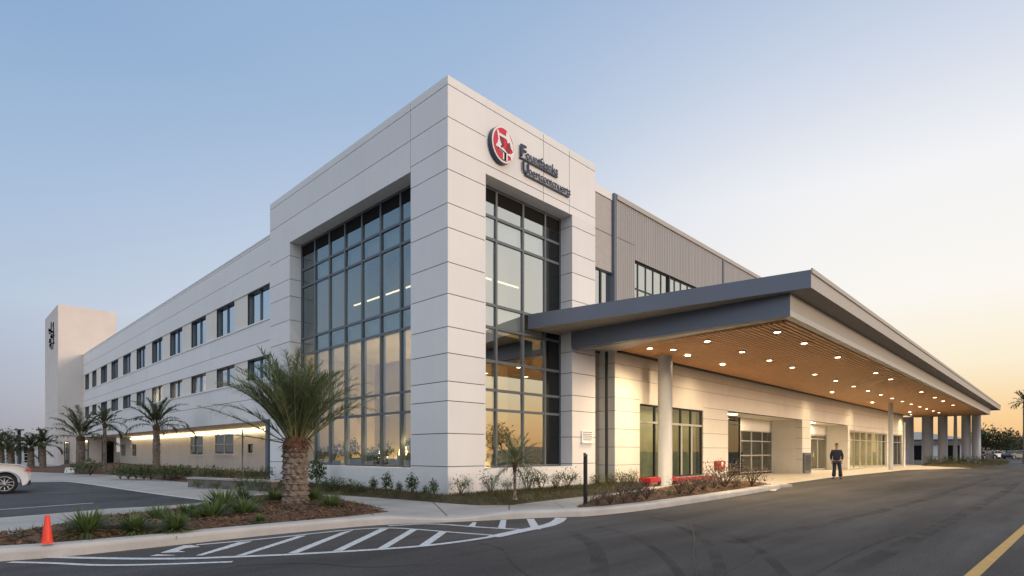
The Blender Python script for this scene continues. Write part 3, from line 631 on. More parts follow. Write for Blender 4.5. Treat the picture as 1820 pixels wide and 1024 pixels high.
def text_mesh(txt, size, mat_, parent, loc, width=None, extr=.05, name='letters'):
    cu = bpy.data.curves.new(name, 'FONT'); cu.body = txt; cu.size = size; cu.extrude = extr; cu.offset = size*.006
    tmp = bpy.data.objects.new(name, cu); COL.objects.link(tmp)
    dg = bpy.context.evaluated_depsgraph_get(); me = bpy.data.meshes.new_from_object(tmp.evaluated_get(dg)); bpy.data.objects.remove(tmp)
    xs = [v.co.x for v in me.vertices]; w0, w1 = min(xs), max(xs); sx = width/(w1-w0) if width else 1
    for v in me.vertices: v.co = Vector((loc[0]+(v.co.x-w0)*sx, loc[1]-v.co.z, loc[2]+v.co.y))
    me.materials.clear(); me.materials.append(mat_); me.name = name
    return link(name, me, parent)
sg = empty('lettering_sign', (13.5, Y0, 10.2), 'two lines of raised dark navy lettering beside the round emblem', 'sign')
text_mesh('F', .52, M_NAVY, sg, (12.46, Y0-.07, 10.37), .24, .03)
text_mesh('ountfasnks', .42, M_NAVY, sg, (12.72, Y0-.05, 10.37), 1.52, .012)
text_mesh('U', .48, M_NAVY, sg, (12.56, Y0-.07, 9.91), .26, .03)
text_mesh('oertcontcnuerts', .37, M_NAVY, sg, (12.84, Y0-.05, 9.935), 2.06, .012)
s = MB(); s.box(12.44, 14.22, Y0-.08, Y0-.02, 10.30, 10.335); s.box(12.68, 14.82, Y0-.08, Y0-.02, 9.85, 9.885); s.build('mounting_rail', M_NAVY, sg)
# vertical brush lettering on the stair tower
vt = MB(); xx = TX0-.06
def stroke(pts, wd):
    for (a, b) in zip(pts[:-1], pts[1:]):
        y0, z0 = a; y1, z1 = b; d = Vector((y1-y0, z1-z0)).normalized(); n = Vector((-d.y, d.x))*wd*.36
        q = [(y0+n.x, z0+n.y), (y1+n.x, z1+n.y), (y1-n.x, z1-n.y), (y0-n.x, z0-n.y)]
        o = len(vt.v); vt.v += [(xx, p[0], p[1]) for p in q] + [(TX0-.003, p[0], p[1]) for p in q]
        for f in ((0, 1, 2, 3), (3, 2, 1, 0), (0, 1, 5, 4), (1, 2, 6, 5), (2, 3, 7, 6), (3, 0, 4, 7)): vt.f.append([o+i for i in f]); vt.m.append(0); vt.sm.append(False)
def tp(cx_, cy_): p = PX(75+cx_/15.75, 565+cy_/15.75, TX0); return (p.y, p.z)
stroke([tp(262, 130), tp(262, 340)], .34); stroke([tp(195, 330), tp(245, 365), tp(265, 330)], .3); stroke([tp(205, 340), tp(205, 400)], .2)
stroke([tp(330, 145), tp(310, 235)], .35); stroke([tp(325, 240), tp(325, 380)], .18)
for a in ((205, 435, 245, 430), (215, 610, 265, 600), (205, 690, 260, 650), (215, 760, 250, 735), (255, 380, 340, 400), (260, 410, 330, 380), (265, 470, 345, 495), (270, 530, 330, 530), (265, 555, 330, 545), (285, 710, 345, 710)): stroke([tp(a[0], a[1]), tp(a[2], a[3])], .15)
stroke([tp(325, 390), tp(325, 500)], .26); stroke([tp(325, 565), tp(325, 720)], .28); stroke([tp(262, 690), tp(262, 890)], .32); stroke([tp(312, 730), tp(305, 880)], .15); stroke([tp(222, 600), tp(215, 700)], .28); stroke([tp(232, 760), tp(222, 820)], .25); stroke([tp(268, 500), tp(248, 540)], .25)
tag(vt.build('vertical_lettering', M_BLACK), 'dark vertical brush-like lettering on the narrow shaded side of the far tower', 'sign')
nt_ = empty('wall_notice', (15.86, Y0, 1.93), 'small white notice board with lines of tiny print on the pier right of the glazing', 'sign')
s = MB(); s.box(15.54, 16.16, Y0-.05, Y0-.002, 1.72, 2.10); s.box(15.52, 16.2, Y0-.09, Y0-.002, 1.67, 1.72); s.build('board', M_SIGNW, nt_)
s = MB(); rr = random.Random(4)
for i in range(5):
    x = 15.60
    while x < 16.08:
        l = rr.uniform(.03, .09); s.box(x, min(x+l, 16.1), Y0-.054, Y0-.0495, 2.04-i*.065, 2.065-i*.065); x += l+.025
s.build('print_lines', M_NAVY, nt_)
ab = empty('alarm_box', (25.5, YW, .75), 'small dark red alarm box with a white disc on the wall beside the porch', 'alarm box')
p0 = PY(1269, 836, YW); p1 = PY(1284, 819, YW)
s = MB(); s.box(p0.x, p1.x, YW-.14, YW-.002, p0.z, p1.z); s.build('case', M_ALARM, ab, bevel=.02)
s = MB(); cxs, czs, rx, rz = p0.x+.62*(p1.x-p0.x), p0.z+.66*(p1.z-p0.z), .11, .11; disc(s, 1, Y0-.56, Y0-.53, 0, 20); s.build('dial', M_SIGNW, ab)
# ------------------------------------------------------------------ ground
def gp(pts, z): return [tuple(G(px, py, z).xy) for px, py in pts]
def sheet(name, pts, z, th, m, mside=None):
    s = MB(); s.prism(pts, z-th, z, 0, mside=1 if mside else None); return struct(s.build(name, [m, mside] if mside else m, tri=True))
s = MB(); n = 48; s.prism([(1200*math.cos(2*math.pi*i/n), 1200*math.sin(2*math.pi*i/n)) for i in range(n)], -.5, -.06); struct(s.build('ground', M_SOIL, tri=True))
sheet('road', [(-70, -14), (420, -14), (420, 30), (66, 62), (-70, 62)], 0.0, .05, M_ASPH)
KF = [(-700, 1016), (-300, 1012), (-120, 1006), (0, 998), (110, 990), (220, 979), (330, 967), (455, 953.5), (560, 943), (676, 932.5), (784, 929), (870, 925), (937, 921.5), (1003, 919), (1050, 918), (1141, 908), (1220, 896.5), (1308, 882.5), (1387, 868.5)]
kf = [G(px, py, 0).xy for px, py in KF]
def smooth(pts, it=2):
    for _ in range(it):
        q = [pts[0]]
        for a, b in zip(pts[:-1], pts[1:]): q += [a*.75+b*.25, a*.25+b*.75]
        pts = q + [pts[-1]]
    return pts
kf = smooth([p.copy() for p in kf])
def offs(pts, d):
    out = []
    for i, p in enumerate(pts):
        t = (pts[min(i+1, len(pts)-1)] - pts[max(i-1, 0)]).normalized(); out.append(p + Vector((-t.y, t.x))*d)
    return out
kh = []
for p in kf:                                    # kerb drops for the ramp
    px = CX + FPX*(p.x*RV[0]+p.y*RV[1])/(p.x*FV[0]+p.y*FV[1])
    f = 1.0
    if 700 < px < 900: f = 1 - .55*math.sin(math.pi*(px-700)/200)
    kh.append(.16*f)
prof = [(0, 0), (.0, .62), (.012, .86), (.045, 1.0), (.30, 1.0), (.31, .5)]
s = MB(); o = 0
rows = [offs(kf, d) for d, _ in prof]
for r_, (d, hz) in zip(rows, prof):
    for p, h in zip(r_, kh): s.v.append((p.x, p.y, h*hz if hz != .5 else .06))
n = len(kf)
for a in range(len(prof)-1):
    for i in range(n-1): s.f.append([a*n+i, a*n+i+1, (a+1)*n+i+1, (a+1)*n+i]); s.m.append(0); s.sm.append(a in (1, 2))
s.f.append([a*n+n-1 for a in range(len(prof))]); s.m.append(0); s.sm.append(False)
struct(s.build('kerb', M_KERB))
kb = offs(kf, .29)
left = [(p.x, p.y) for p in kb]
far = [(23.5, 7.6), (24.5, 11.4), (20, 13), (20, 40), (9, 90), (-40, 90)]
sheet('driveway', left + far, .10, .10, M_CONC)
sheet('plaza', [(20.6, 7.25), tuple(G(1400, 859, .015).xy), tuple(G(1477, 848.5, .015).xy), tuple(G(1611, 835, .015).xy), tuple(G(1728, 832, .015).xy), (73.5, 12.5), (68, 14), (24, 14)], .015, .015, M_PLAZA)
# concrete joints
s = MB()
for (a, b) in (((672, 920), (625, 895)), ((795, 917), (770, 893)), ((905, 912), (905, 898)), ((1003, 903), (985, 893))):
    p, q = G(*a, .10), G(*b, .10); d = (q-p).normalized(); nn = Vector((-d.y, d.x, 0))*.008
    s.add([p+nn+Vector((0, 0, .003)), q+nn+Vector((0, 0, .003)), q-nn+Vector((0, 0, .003)), p-nn+Vector((0, 0, .003))], [(0, 1, 2, 3), (3, 2, 1, 0)])
struct(s.build('pavement_joint', M_JOINT))
sheet('parking', gp([(-900, 860), (53, 857), (119, 856.5), (166, 862), (249.5, 875), (369, 890.5), (352, 893.5), (291, 898.6), (194, 903.5), (97, 912), (0, 919.6), (-300, 937), (-900, 950)], .106), .106, .02, M_ASPH2)
def ribbon(name, pts, wd, z, m, th=.0):
    pts = smooth([Vector((p[0], p[1])) for p in pts], 2) if len(pts) > 2 else [Vector(p) for p in pts]
    L_, R_ = offs(pts, wd/2), offs(pts, -wd/2); n = len(pts); s = MB()
    s.v = [(p.x, p.y, z) for p in L_] + [(p.x, p.y, z) for p in R_]
    for i in range(n-1): s.f.append([n+i, n+i+1, i+1, i]); s.m.append(0); s.sm.append(False)
    return struct(s.build(name, m))
ribbon('parking_line', gp([(-200, 919), (0, 906), (166, 894)], .11), .11, .111, M_PAINT)
ribbon('edge_line', gp([(-300, 861), (50, 855), (119, 855.5), (166, 861), (249, 874), (369, 889.5)], .11), .12, .1105, M_PAINT)
Zm = .005
ribbon('road_line', gp([(30, 989), (133, 991), (227, 993), (326, 993), (408, 990), (507, 986), (560, 983), (665, 977), (771, 969), (877, 954), (935, 941.5), (969, 936)], Zm), .12, Zm, M_PAINT)
ribbon('road_line', gp([(877, 954), (935, 941.6), (969, 935.5), (988, 929), (996, 923), (997, 920.5)], Zm), .24, Zm+.002, M_PAINT)
ribbon('road_line', gp([(17, 999), (97, 1000.6), (166, 1004.7), (250, 1004), (330, 1001.5), (413, 998.4)], Zm), .09, Zm, M_PAINT)
ribbon('road_line', gp([(349, 968.5), (441, 960.5), (524, 952), (560, 947.8), (626, 941), (689, 937.6), (745, 941), (797, 945.5), (887, 952)], Zm), .085, Zm, M_PAINT)
ribbon('road_line', gp([(690, 934.5), (766, 930), (850, 937), (945, 942)], Zm), .10, Zm, M_PAINT)
for q in ([(512, 983), (560, 964), (606, 946.5), (628, 942), (560, 970), (530, 982.4)], [(420, 987.4), (530, 952.3), (543.5, 952), (435, 986.5)], [(349, 986.9), (423, 963.8), (448, 962), (359, 986.9)],
          [(592, 979), (676, 939.5), (690, 939.5), (609, 978)], [(668, 976.7), (729, 941), (742, 941), (687, 974)], [(745, 969.3), (782, 944.2), (795, 944.7), (762, 968.5)],
          [(832, 935), (840, 928.5), (847, 928), (844, 935.6)], [(885, 938.4), (890, 924.5), (900, 924), (898, 939)], [(945, 940.8), (936, 922.4), (949, 922), (961, 940.5)]):
    s = MB(); s.prism(gp(q, Zm-.001), 0.001, Zm-.001); struct(s.build('road_stripe', M_PAINT, tri=True))
for q in ([(286.4, 982), (326, 969.5), (339, 968.7), (354, 971.2), (329, 973.7), (316, 978.6), (328.4, 980.3), (308, 981.1)], [(267.4, 987.7), (280, 985.2), (311, 986.5)]):
    s = MB(); s.prism(gp(q, Zm+.001), 0.001, Zm+.001); struct(s.build('road_letter', M_PAINT, tri=True))
yl0 = G(1820, 940, Zm).xy; yl1 = G(1727, 1024, Zm).xy; dv = (yl0-yl1).normalized()
ribbon('yellow_line', [yl1-dv*6, yl0+dv*60], .125, Zm, M_YEL)
# tyre marks: thin darker rubber films
M_RUB = mat('tyre_mark', (0.03, 0.028, 0.028), 0.8); nt = M_RUB.node_tree; b = nt.nodes['Principled BSDF']
tcn = nt.nodes.new('ShaderNodeTexCoord'); nz = nt.nodes.new('ShaderNodeTexNoise'); nz.inputs['Scale'].default_value = 1.6; nz.inputs['Detail'].default_value = 6; nt.links.new(tcn.outputs['Object'], nz.inputs['Vector'])
mr = nt.nodes.new('ShaderNodeMapRange'); mr.inputs['From Min'].default_value = .35; mr.inputs['From Max'].default_value = .75; mr.inputs['To Max'].default_value = .42; nt.links.new(nz.outputs['Fac'], mr.inputs['Value']); nt.links.new(mr.outputs['Result'], b.inputs['Alpha'])
for k, q in enumerate(([(1150, 918), (1240, 935), (1310, 955), (1355, 980), (1400, 1024), (1430, 1070)], [(1190, 930), (1250, 955), (1275, 990), (1285, 1040)], [(1010, 945), (1055, 965), (1068, 1000), (1060, 1050)], [(1300, 965), (1500, 925), (1640, 890), (1760, 850)], [(1060, 935), (1120, 950), (1180, 985), (1215, 1030)], [(1500, 1020), (1640, 950), (1760, 890), (1815, 855)])):
    ribbon('tyre_mark', gp(q, .003), (.14, .16, .22, .26, .12, .26)[k], .0022+.0003*k, M_RUB)
for k, q in enumerate(([(1228, 932), (1236, 958), (1232, 985), (1240, 1030)], [(1700, 925), (1560, 962), (1500, 990), (1440, 1024)], [(1345, 985), (1330, 1000), (1300, 1010), (1290, 1030)], [(840, 962), (900, 975), (905, 1000), (950, 1030)], [(420, 1005), (560, 1000), (640, 1010), (760, 1003)])):
    pts = smooth([Vector(p_) for p_ in gp(q, .003)], 4); pts = [p_ + Vector((noise.noise(Vector((i*.7, k*3, 0))), noise.noise(Vector((i*.7, k*3, 5)))))*.035 for i, p_ in enumerate(pts)]
    L_, R_ = offs(pts, .007), offs(pts, -.007); s = MB(); n = len(pts); s.v = [(p_.x, p_.y, .0042) for p_ in L_] + [(p_.x, p_.y, .0042) for p_ in R_]
    for i in range(n-1): s.f.append([n+i, n+i+1, i+1, i]); s.m.append(0); s.sm.append(False)
    struct(s.build('road_crack', M_BLACK))
# ------------------------------------------------------------------ beds
def bed(name, pts, z0, h, m, inset=.35, rough=.03):
    s = MB(); s.prism(pts, z0-.05, z0+.012); o = s.build(name, m)
    bm = bmesh.new(); bm.from_mesh(o.data); top = max(bm.faces, key=lambda f: f.calc_center_median().z)
    bmesh.ops.recalc_face_normals(bm, faces=bm.faces)
    r = bmesh.ops.inset_region(bm, faces=[top], thickness=inset, use_even_offset=True)
    for v in top.verts: v.co.z += h
    r = bmesh.ops.triangulate(bm, faces=[f for f in bm.faces if len(f.verts) > 4])
    for _ in range(2):
        es = [e for e in bm.edges if e.calc_length() > .5 and min(v.co.z for v in e.verts) > z0]
        bmesh.ops.subdivide_edges(bm, edges=es, cuts=1); bmesh.ops.triangulate(bm, faces=[f for f in bm.faces if len(f.verts) > 3])
    for v in bm.verts:
        if v.co.z > z0+.05: v.co.z += noise.noise(v.co*1.7)*rough
    bm.to_mesh(o.data); bm.free(); o.data.update()
    return struct(o)
def inside(p, poly):
    c = False; n = len(poly); j = n-1
    for i in range(n):
        if (poly[i][1] > p[1]) != (poly[j][1] > p[1]) and p[0] < (poly[j][0]-poly[i][0])*(p[1]-poly[i][1])/(poly[j][1]-poly[i][1])+poly[i][0]: c = not c
        j = i
    return c
def edge_dist(p, poly):
    best = 9; P_ = Vector(p)
    for i in range(len(poly)):
        a = Vector(poly[i]); b = Vector(poly[(i+1) % len(poly)]); t = max(0, min(1, (P_-a).dot(b-a)/max((b-a).length_squared, 1e-9))); best = min(best, (P_-a-(b-a)*t).length)
    return best
def scatter(name, poly, z0, h, inset, count, m, kind, label, cat, size):
    rnd = random.Random(len(name) + count); s = MB()
    xs = [p[0] for p in poly]; ys = [p[1] for p in poly]; k = 0; tries = 0
    while k < count and tries < count*30:
        tries += 1
        p = (rnd.uniform(min(xs), max(xs)), rnd.uniform(min(ys), max(ys)))
        if not inside(p, poly): continue
        d = edge_dist(p, poly); z = z0 + h*min(1, d/inset) + .005
        a = rnd.uniform(0, 6.28); sz = size*rnd.uniform(.5, 1.4)
        if kind == 'chip':
            u = Vector((math.cos(a), math.sin(a), rnd.uniform(-.5, .5)))*sz; v = Vector((-math.sin(a), math.cos(a), rnd.uniform(-.6, .6)))*sz*.3
            c = Vector((p[0], p[1], z+.012)); s.add([c-u-v, c+u-v, c+u+v, c-u+v], [(0, 1, 2, 3)])
        else:
            for q in range(3):
                a = rnd.uniform(0, 6.28); lean = rnd.uniform(.1, .8); c = Vector((p[0]+rnd.uniform(-.03, .03), p[1]+rnd.uniform(-.03, .03), z-.01)); w_ = Vector((math.cos(a+1.57), math.sin(a+1.57), 0))*.006
                tip = c + Vector((math.cos(a)*lean, math.sin(a)*lean, 1)).normalized()*sz; s.add([c-w_, c+w_, tip], [(0, 1, 2)])
        k += 1
    return stuff(s.build(name, m), label, cat)
BED1 = gp([(-420, 985), (-200, 970), (0, 959), (75, 946.5), (139, 931), (194, 926), (258, 920), (313, 912), (371, 899), (440, 890), (520, 886), (575, 886), (615, 894), (650, 902), (690, 909), (560, 923.5), (455, 934.5), (305, 951), (166, 966), (0, 975), (-200, 985), (-420, 991)], .11)
bed('mulch_bed', BED1, .10, .13, M_MULCH, .4, .06)
scatter('mulch', BED1, .12, .13, .4, 14000, M_CHIP, 'chip', 'loose brown bark mulch over the roadside bed', 'mulch', .028)
scatter('dry_grass', BED1, .12, .13, .4, 900, M_BLADE, 'blade', 'thin dry grass growing through the roadside mulch', 'grass', .09)
BED2 = gp([(455, 872), (520, 876), (570, 878), (626, 881), (718, 887.5), (797, 894), (850, 897.5), (911, 897), (956, 891), (1037, 882), (1099, 875), (1140, 869), (1150, 862), (1085, 858), (1062, 859)], .11) + [(XR+.2, Y0-.01), (X0-.01, Y0-.01), (X0-.01, YL)] + gp([(470, 864)], .11)
bed('planting_bed', BED2, .10, .14, M_SOIL, .35, .04)
scatter('turf', BED2, .12, .14, .35, 9000, M_BLADE, 'blade', 'short brownish turf along the foot of the corner block', 'grass', .085)
BED3 = gp([(1022, 904.5), (1066, 902), (1143, 890), (1220, 881.5), (1308, 870.5), (1372, 862.5), (1330, 857.5), (1260, 861), (1195, 866), (1150, 875), (1090, 884), (1040, 893)], .13)
bed('kerbside_bed', BED3, .11, .08, M_MULCH, .18, .02)
scatter('leaf_litter', BED3, .13, .08, .18, 2500, M_CHIP, 'chip', 'brown leaf litter in the bed behind the kerb', 'mulch', .035)
BED4 = gp([(30, 838), (163, 842.5), (200, 844), (333, 857), (334, 851), (482, 851)], .11) + [(9.9, 23.7), (12.8, 23.8), (12.8, 66), (8.2, 66.2)] + gp([(100, 832), (30, 832)], .11)
bed('wing_bed', BED4, .10, .16, M_MULCH, .4, .04)
BED5 = gp([(1637, 827.5), (1728, 831.8), (1757, 829), (1790, 825.3), (1795, 821.5), (1740, 821), (1660, 823)], .03)
bed('traffic_island', BED5, .02, .16, M_SOIL, 1.0, .1)
scatter('island_grass', BED5, .03, .16, 1.0, 5000, M_BLADE, 'blade', 'rough grass on the traffic island by the far columns', 'grass', .28)
sheet('far_lawn', [(75.5, 13.5), (140, 14), (200, 40), (200, 90), (30, 90), (70, 14)], .03, .05, M_SOIL)
# low retaining wall by the wing
a = G(334, 866, .1).xy; b = G(482, 874, .1).xy; d = (b-a).normalized(); nn = Vector((-d.y, d.x))
if nn.y < 0: nn = -nn
rw = empty('retaining_wall', ((a.x+b.x)/2, (a.y+b.y)/2, .1), 'low weathered concrete retaining wall in front of the wing shrubs', 'wall')
s = MB(); s.prism([tuple(a), tuple(b), tuple(b+nn*.25), tuple(a+nn*.25)], .05, .40); s.build('wall', mat('weathered_concrete', (0.16, 0.14, 0.12), .9, noise_amt=.45, nscale=2.5, bump=.4, bscale=25), rw)
s = MB(); s.prism([tuple(a-nn*.03-d*.03), tuple(b-nn*.03+d*.03), tuple(b+nn*.30+d*.03), tuple(a+nn*.30-d*.03)], .40, .46); s.build('coping', M_CONC, rw)
# ------------------------------------------------------------------ plants
def leaf_strip(mb, base, d, length, w, droop, segs, mi=0, up=Vector((0, 0, 1))):
    side = d.cross(up)
    side = side.normalized() if side.length > 1e-4 else Vector((1, 0, 0))
    o = len(mb.v)
    for i in range(segs+1):
        t = i/segs; p = base + d*(length*t) - up*(droop*t*t*length); ww = w*(1-t**1.6)*.5 + w*.02
        mb.v += [tuple(p-side*ww), tuple(p+side*ww)]
    for i in range(segs): mb.f.append([o+2*i, o+2*i+1, o+2*i+3, o+2*i+2]); mb.m.append(mi); mb.sm.append(False)
def frond(mb, base, az, el, length, droop, n, ll, lw, rnd, mi=0, ms=1):
    pts = []; dirs = []
    N_ = 12; p = Vector(base); e = el
    for i in range(N_+1):
        pts.append(p.copy()); d = Vector((math.cos(az)*math.cos(e), math.sin(az)*math.cos(e), math.sin(e))); dirs.append(d); p = p + d*length/N_; e -= droop/N_*(0.3+1.4*i/N_)
    mb.tube(pts[::2], [length*.008*(1-.85*i/(N_/2)) for i in range(N_//2+1)], 4, ms, caps=False)
    for i in range(n):
        t = .16+.84*i/n; k = t*N_; a = int(min(k, N_-1)); q = pts[a].lerp(pts[a+1], k-a); d = dirs[a]
        sd = d.cross(Vector((0, 0, 1))); sd = sd.normalized() if sd.length > .01 else Vector((math.sin(az), -math.cos(az), 0)); nr = sd.cross(d)
        l = ll*(math.sin(math.pi*min(1, .18+t*.80))**.6)*rnd.uniform(.8, 1.15)
        for sg in (-1, 1):
            ld = (d*rnd.uniform(.65, 1.1)+sd*sg*rnd.uniform(.4, .95)+nr*rnd.uniform(-.15, .6)).normalized()
            leaf_strip(mb, q, ld, l, lw*rnd.uniform(.8, 1.2), rnd.uniform(.1, .55), 3, mi)
def palm(name, label, loc, th, tr0, tr1, fronds, flen, ll, lw, seed, n=26, el=(20, 85), droop=(.3, .9), big=False, mleaf=None, group=None, azr=None, extra=()):
    rnd = random.Random(seed); t = empty(name, loc, label, 'palm tree', group); x, y, z = loc
    s = MB(); nr, nc = (64, 56) if big else (26, 20); top = th
    for j in range(nr+1):
        v = j/nr; zz = z + v*top; a = 0.0; r0 = (tr0 + (tr1-tr0)*v)*(1+.05*noise.noise(Vector((math.cos(a)*1.5, math.sin(a)*1.5, v*6+seed))))*1.0 + (.06*max(0, 1-v*7)**2 if big else .03*max(0, 1-v*6))
        for k in range(nc):
            a = 2*math.pi*k/nc; rows_ = 11 if big else 14
            u = (k/nc*9 + (int(v*rows_) % 2)*.5 + .25*noise.noise(Vector((v*9, k*.3, seed)))); fz = (v*rows_) % 1.0
            bumpv = (1-abs((u % 1)-.5)*2)*(1-fz)*(.085+.08*noise.noise(Vector((math.cos(a)*4, math.sin(a)*4, v*13))))*(tr0/.28) + rnd.uniform(-.006, .006)*(2.6 if big else 1)
            if not big: bumpv *= .55
            s.v.append((x+math.cos(a)*(r0+bumpv), y+math.sin(a)*(r0+bumpv), zz))
    for j in range(nr):
        for k in range(nc): s.f.append([j*nc+k, j*nc+(k+1) % nc, (j+1)*nc+(k+1) % nc, (j+1)*nc+k]); s.m.append(0); s.sm.append(False)
    s.build('trunk', M_TRUNK, t)
    s = MB(); hb = .30 if big else .18                             # fibrous leaf bases
    for i in range(90 if big else 30):
        a = rnd.uniform(0, 6.28); v = rnd.uniform(-.12, 1); r = (tr1+.012)*(1+.08*v); zz = z+th+v*hb-.1
        d = Vector((math.cos(a)*.3+rnd.uniform(-.5, .5), math.sin(a)*.3+rnd.uniform(-.5, .5), rnd.uniform(-.25, .35))).normalized()
        leaf_strip(s, Vector((x+math.cos(a)*r, y+math.sin(a)*r, zz)), d, rnd.uniform(.12, .34)*(1 if big else .6), .035, .1, 2)
    s.tube([(x, y, z+th-.15), (x, y, z+th+.05), (x, y, z+th+hb*.6), (x, y, z+th+hb)], [tr1+.01, tr1+.03, tr1*.9, tr1*.35], 20, 0)
    s.build('leaf_base', M_FIBRE, t)
    s = MB()
    for i in range(fronds):
        q = (i+.5)/fronds; e = R(el[0]+(el[1]-el[0])*q**.8+rnd.uniform(-7, 7)); az = i*2.39996+rnd.uniform(-.25, .25)
        if azr: az = rnd.choice(azr)+rnd.uniform(-.3, .3)
        b = Vector((x+math.cos(az)*tr1*.55*(1-q), y+math.sin(az)*tr1*.55*(1-q), z+th+hb*(.2+.5*q)))
        frond(s, b, az, e, flen*rnd.uniform(.8, 1.08)*(1-.12*q), rnd.uniform(*droop)*(1.15-.6*q), n, ll, lw, rnd)
    for az, e in extra: frond(s, Vector((x+math.cos(az)*tr1*.6, y+math.sin(az)*tr1*.6, z+th+hb*.2)), az, R(e), flen*.92, .35, n, ll*.8, lw, rnd)
    s.build('crown', [mleaf or M_PALM, M_STEM], t)
    return t
p = G(525, 899, .2)
palm('date_palm', 'big date palm with thick shaggy trunk in the mulch bed before the left glazing', (p.x, p.y, .2), 1.30, .245, .235, 88, 2.14, .50, .014, 5, n=54, el=(50, 89), droop=(.7, 1.5), big=True, extra=[(R(138), 12), (R(150), 30), (R(-48), 42), (R(-20), 40)])
p = G(278, 846, .15)
palm('palm_tree', 'slim palm with drooping fronds in front of the lit strip lamp wall', (p.x, p.y, .15), 2.45, .17, .14, 22, 2.0, .42, .035, 8, n=40, el=(8, 86), droop=(1.0, 1.9), mleaf=M_PALMD)
p = G(143, 842, .12)
palm('palm_tree', 'palm beside the dark doorway near the foot of the far tower', (p.x, p.y, .12), 2.0, .22, .18, 18, 2.3, .5, .04, 12, n=40, el=(5, 84), droop=(.9, 1.8), mleaf=M_PALMD)
p = G(186, 842, .12)
palm('palm_tree', 'small leaning palm crown between the doorway palm and the strip lamp', (p.x, p.y, .12), 2.75, .10, .08, 18, 1.25, .42, .035, 21, n=30, el=(-15, 80), droop=(.9, 1.6), mleaf=M_PALMD)
for i, (px, w_, h_, lab) in enumerate(((20, 4.6, 3.1, 'leftmost full palm in the group by the far low building'), (55, 4.2, 3.0, 'wind-bent palm just left of the far tower'), (2, 4.0, 3.2, 'palm cut by the left edge behind the white car'), (76, 3.6, 3.4, 'palm half hidden by the left edge of the far tower'))):
    p = G(px, 836.5, .05)
    palm('palm_tree', lab, (p.x, p.y, .05), 1.35+.12*i, .2, .16, 13, 1.5, .5, .05, 30+i, n=28, el=(0, 84), droop=(.9, 1.9), mleaf=M_PALMD)
p = G(915, 888, .24)
palm('young_palm', 'thin young palm standing in front of the right glazing', (p.x, p.y, .24), .80, .035, .03, 34, .85, .24, .013, 41, n=26, el=(-30, 82), droop=(.5, 1.2))
p = G(1822, 818, 0)
palm('fan_palm', 'tall palm against the sunset at the right edge', (p.x*.72, p.y*.72, 0), 6.9, .2, .17, 20, 1.6, .7, .09, 44, n=10, el=(-40, 80), droop=(.5, 1.2), mleaf=M_TREE)
def tuft(name, seed, blades, length, w, el, mats_=M_YUCCA):
    rnd = random.Random(seed); s = MB()
    for i in range(blades):
        a = rnd.uniform(0, 6.28); e = R(rnd.uniform(*el)); d = Vector((math.cos(a)*math.cos(e), math.sin(a)*math.cos(e), math.sin(e)))
        leaf_strip(s, Vector((math.cos(a)*.03, math.sin(a)*.03, 0)), d, length*rnd.uniform(.6, 1.05)*(.75+.25*math.cos(e)), w*rnd.uniform(.8, 1.2), rnd.uniform(.1, .5)*math.cos(e), 4)
    return s.build(name, mats_)
tf = [tuft('yucca', 50+i, 320, .62, .032, (0, 74)) for i in range(3)]
ty = [(155, 948, 1.0, 'spiky yucca nearest the orange cone'), (238, 943, .8, 'small spiky yucca on bare mulch, second from the cone'), (282, 927, .85, 'yucca at the back edge of the mulch, third from the cone'),
      (312, 940, .75, 'low loose yucca at the front of the mulch bed'), (334, 920, .8, 'rounded yucca right of the third from the cone, near the driveway edge'), (377, 923, 1.05, 'broad yucca at the front of the clump left of the big palm'), (396, 908, 1.25, 'tallest yucca of the clump left of the big palm'),
      (434, 917, .95, 'pale yucca at the right front of the clump left of the big palm'), (431, 893, .95, 'yucca at the back of the clump against the driveway'), (458, 899, .6, 'tiny yucca behind the clump left of the big palm'), (490, 893, .95, 'yucca touching the left side of the big palm trunk'),
      (560, 892, 1.0, 'yucca touching the right side of the big palm trunk'), (589, 904, .9, 'lone yucca right of the big palm near the bed tip'), (350, 925, .6, 'small yucca tucked between the rounded one and the broad one'), (462, 925, .35, 'little grass clump on the mulch below the big palm')]
for i, (px, py, sc, lab) in enumerate(ty):
    p = G(px, py, .2); o = tf[i % 3] if i < 3 else tf[i % 3].copy()
    if i >= 3: COL.objects.link(o)
    o.location = (p.x, p.y, .19); o.rotation_euler = (0, 0, i*1.7); o.scale = (sc, sc, sc*.95); tag(o, lab, 'yucca', 'yuccas in the roadside mulch bed')
